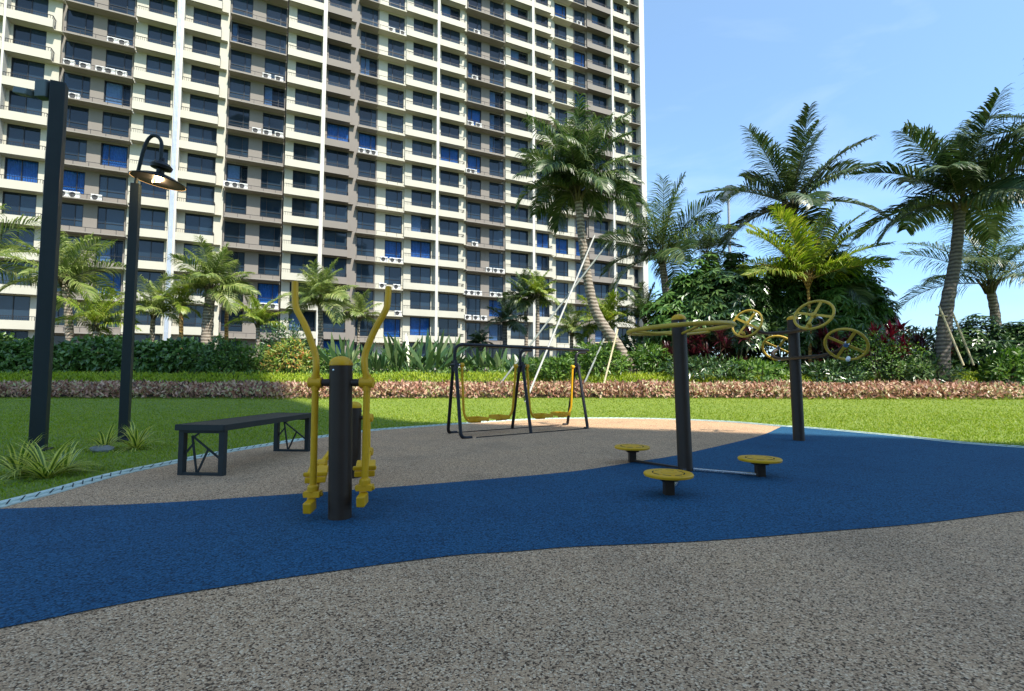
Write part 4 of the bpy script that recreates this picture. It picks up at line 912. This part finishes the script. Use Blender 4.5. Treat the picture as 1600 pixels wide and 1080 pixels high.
# ---------------------------------------------------------------- waist twister
b = G(1071, 738); Y1 = b.y
root = empty('waist_twister', b, label='waist twister with a yellow ring on a dark post and three round yellow footplates', cat='exercise machine')
zt = U(1060, 500, Y1).z; post(zt, .066, R(-1.3), Vector((0, 0, 0)), root)
zr = U(1066, 514, Y1).z; Mt = Matrix.Rotation(R(-1.3), 4, 'Y')
mb = MB(); mb.torus(.47, .021, Matrix.Translation((-.025, 0, zr)) @ Matrix.Rotation(R(-3.2), 4, 'Y'), 72, 12); ring = mb.build('ring_handle', M['yellow_pale'], root, smooth='all')
mb = MB()
for k in range(3):
    a = R(35 + 120*k); d = Vector((math.cos(a), math.sin(a), 0)); mb.tube([Vector((-.025, 0, zr-.05)) + d*.05, Vector((-.025, 0, zr-.03)) + d*.25, Vector((-.025, 0, zr-.004)) + d*.465], .013, 10)
mb.build('spoke', M['yellow_pale'], ring, smooth=True)
for (dx, dy, sx_, sy_) in ((1046, 741, 1045, 776), (1189, 718, 1188, 747), (988, 701, 988, 724)):
    g = G(sx_, sy_) - b; g.z = 0; zd = .165
    mb = MB(); mb.lathe([(.052, 0), (.052, .10), (.075, .105), (.075, .13), (.03, .14)], 20, Matrix.Translation(g)) if False else mb.box((g.x-.035, g.y-.035, 0), (g.x+.035, g.y+.035, zd-.045)); mb.box((g.x-.06, g.y-.045, zd-.05), (g.x+.06, g.y+.045, zd-.016)); st = mb.build('footplate_stem', M['post'], root, bevel=.004)
    mb = MB(); mb.lathe([(.163, -.018), (.175, -.014), (.178, 0), (.172, .008), (.120, .008), (.118, .005), (.108, .005), (.106, .009), (.06, .009), (.058, .006), (.052, .006), (.05, .010), (.002, .010)], 48, Matrix.Translation(g + UP_*zd)); pl_ = mb.build('footplate', M['yellow'], root, smooth=True)
    mb = MB()
    for k in range(8):
        a0 = R(k*45+8); 
        for q_ in range(5):
            a = a0 + R(q_*6); p = g + Vector((math.cos(a)*.113, math.sin(a)*.113, zd+.0065)); a2 = a + R(6); p_ = g + Vector((math.cos(a2)*.113, math.sin(a2)*.113, zd+.0065)); mb.bar(p, p_, .007, .006)
    mb.build('grip_groove', M['slot'], pl_)
    d = g.normalized(); mb = MB(); mb.bar(d*.07 + UP_*.035, g - d*.03 + UP_*.03, .035, .018); mb.build('floor_bar', M['post'] if dx < 1000 else M['chrome'], root, bevel=.003)

# ---------------------------------------------------------------- tai chi wheels
b = G(1248.5, 690); Y1 = b.y
root = empty('shoulder_wheel_machine', b, label='dark post carrying four tilted yellow spoked hand wheels on curved arms', cat='exercise machine')
zt = U(1240, 500, Y1).z; post(zt, .073, R(-.9), Vector((0, 0, 0)), root)
def warm(pts, nm='arm'):
    mb = MB(); mb.tube(curve([U(x, y, Y) - b for x, y, Y in pts], 8), .024, 12); return mb.build(nm, M['post'], root, smooth=True)
warm([(1178, 514, 7.45), (1188, 519, 7.4), (1205, 521, 7.25), (1241, 518, 6.9), (1272, 512, 6.45), (1284, 506, 6.25), (1282, 498, 6.2)])
warm([(1215, 546, 7.7), (1207, 552, 7.65), (1214, 560, 7.5), (1248, 559, 6.9), (1285, 556, 6.4), (1308, 549, 6.15), (1320, 540, 6.05)])
def wheel(x, y, Y, Rw, ang, tiltc, knob, kn_mat, label=None):
    c = U(x, y, Y) - b; vd = -(U(x, y, Y) - CP).normalized()      # towards the viewer
    rt = Vector((0, 0, 1)).cross(vd).normalized(); upv = vd.cross(rt)
    s_ = rt*math.cos(R(ang)) + upv*math.sin(R(ang)); nrm = vd*tiltc + s_*math.sqrt(1-tiltc**2)
    a = nrm.cross(Vector((0, 0, 1))).normalized(); b_ = nrm.cross(a)
    Mw = Matrix((a, b_, nrm)).transposed().to_4x4(); Mw.translation = c
    mb = MB(); mb.torus(Rw, .0165, Mw, 56, 10); rim = mb.build('wheel', M['yellow_pale'], root, smooth='all')
    mb = MB()
    for k in range(4):
        an = R(knob + 45 + 90*k); d = Vector((math.cos(an), math.sin(an), 0)); mb.bar(Mw @ (d*.02), Mw @ (d*(Rw-.008)), .034, .010, up=nrm)
    mb.build('spoke', M['yellow_pale'], rim, bevel=.002)
    mb = MB(); mb.lathe([(.028, -.03), (.03, .015), (.012, .022)], 20, Mw); mb.build('hub', M['yellow_pale'] if kn_mat != 'white_knob' else M['chrome'], rim, smooth=True)
    kd = c + 0*nrm; an = R(knob+45-22); 
    down = (-(upv) - upv.dot(nrm)*-nrm).normalized(); kp = c + down*(Rw-.035)
    mb = MB(); Mk = Matrix((a, b_, nrm)).transposed().to_4x4(); Mk.translation = kp; mb.lathe([(.016, 0), (.022, .02), (.026, .05), (.018, .065), (.004, .07)], 20, Mk); mb.build('knob', M[kn_mat], rim, smooth=True)
wheel(1167, 505.5, 7.5, .215, 130, .80, 15, 'yellow_pale')
wheel(1271.5, 492, 6.15, .215, 112, .72, 30, 'yellow_pale')
wheel(1216, 544, 7.75, .215, 255, .82, 10, 'white_knob')
wheel(1322, 538.5, 6.0, .215, 252, .82, 10, 'white_knob')
for (x0, y0, Ya, x1, y1, Yb) in ((1176, 514, 7.45, 1168, 507, 7.5), (1283, 498, 6.2, 1272, 493, 6.15)):
    mb = MB(); mb.tube([U(x0, y0, Ya)-b, U(x1, y1, Yb)-b], .016, 10); mb.build('spindle', M['chrome'], root, smooth=True)

# ---------------------------------------------------------------- air walker
LF, LBk = G(733, 687), G(716, 677); MF, MK = G(829, 677), G(801, 670.5); RF, RK = G(916, 671), G(880, 665.5)
mL_, mM_, mR_ = (LF+LBk)/2, (MF+MK)/2, (RF+RK)/2
ax0 = (mR_-mL_).normalized(); mL_ = mL_ - ax0*.16; mR_ = mR_ + ax0*.07
ax = (mR_-mL_); LA = ax.length; rz = math.atan2(ax.y, ax.x)
root = empty('air_walker', mL_, rz, label='black framed double air walker with yellow swinging foot pedals', cat='exercise machine')
HT = 1.38; PV = 1.07; sp = .36; rt_ = .026
mb = MB(); mb.tube(rounded([(0, 0, PV-.1), (0, 0, HT), (LA+.30, 0, HT-.0)], .16, 8), rt_, 14); mb.build('top_bar', M['black'], root, smooth=True)
for x in (LA/2, LA):
    mb = MB(); mb.tube(rounded([(x-.02, 0, PV-.1), (x-.02, 0, HT-.055), (x+.22, 0, HT-.045)], .13, 8), rt_, 14); mb.build('hanger_post', M['black'], root, smooth=True)
for i, x in enumerate((0, LA/2, LA)):
    for s in (-1, 1):
        foot = Vector((x, s*sp, 0)); inw = -.18 if i == 0 else (0 if i == 1 else .0)
        x_ = x + s*.10; end = Vector((x_ + (.17 if i == 0 else (0.0 if i == 1 else -.09)), s*(sp+.02), .02))
        mb = MB()
        if i == 1: mb.tube([(x, s*.03, PV+.06), (x_, s*(sp+.02), .0)], rt_, 14)
        else: mb.tube(rounded([(x, s*.03, PV+.06), (x_, s*sp, .02), end], .15, 9), rt_, 14)
        mb.build('leg', M['black'], root, smooth=True)
    mb = MB(); mb.tube([(x, -.07, PV), (x, .07, PV)], .036, 16); mb.build('pivot', M['black'], root, smooth=True)
for s in (-1, 1):
    mb = MB(); mb.bar((.15, s*(sp+.02), .018), (LA-.1, s*(sp+.02), .018), .022, .012); mb.build('floor_rail', M['black'], root)
for (x, dr, off, sw) in ((.0, 1, .125, -.05), (LA/2, -1, -.11, .10), (LA/2, 1, .125, -.08), (LA, -1, -.10, .04)):
    x0 = x + off; xs_ = x0 + dr*.06; mb = MB(); z = .22
    mb.tube(rounded([(x0, 0, PV), (x0+dr*.02, sw*.6, z+.12), (x0+dr*.08, sw, z-.005), (x0+dr*.31, sw, z-.01)], .12, 7), .019, 12); a_ = mb.build('swing_arm', M['yellow'], root, smooth=True)
    mb = MB(); xa, xb = sorted((x0+dr*.17, x0+dr*.35)); mb.box((xa, sw-.15, z+.010), (xb, sw+.15, z+.022))
    mb.box((xa, sw-.15, z+.022), (xb, sw-.138, z+.06)); mb.box((xa, sw+.138, z+.022), (xb, sw+.15, z+.06)); mb.box((xa-.012, sw-.15, z+.0), (xa-.001, sw+.15, z+.06)); mb.box((xb+.001, sw-.15, z+.0), (xb+.012, sw+.15, z+.06))
    for k in range(6): mb.box((xa+.01, sw-.13+k*.045, z+.0221), (xb-.01, sw-.118+k*.045, z+.027))
    mb.build('pedal', M['yellow'], a_, bevel=.003)
    mb = MB(); mb.lathe([(.026, -.03), (.032, -.025), (.032, .025), (.026, .03)], 20, Matrix.Translation((x0, 0, PV)) @ Matrix.Rotation(R(90), 4, 'Y')); mb.build('bearing', M['yellow'], a_, smooth=True)
    mb = MB(); mb.tube([(x, 0, PV), (x0, 0, PV)], .014, 10); mb.build('axle', M['chrome'], a_, smooth=True)
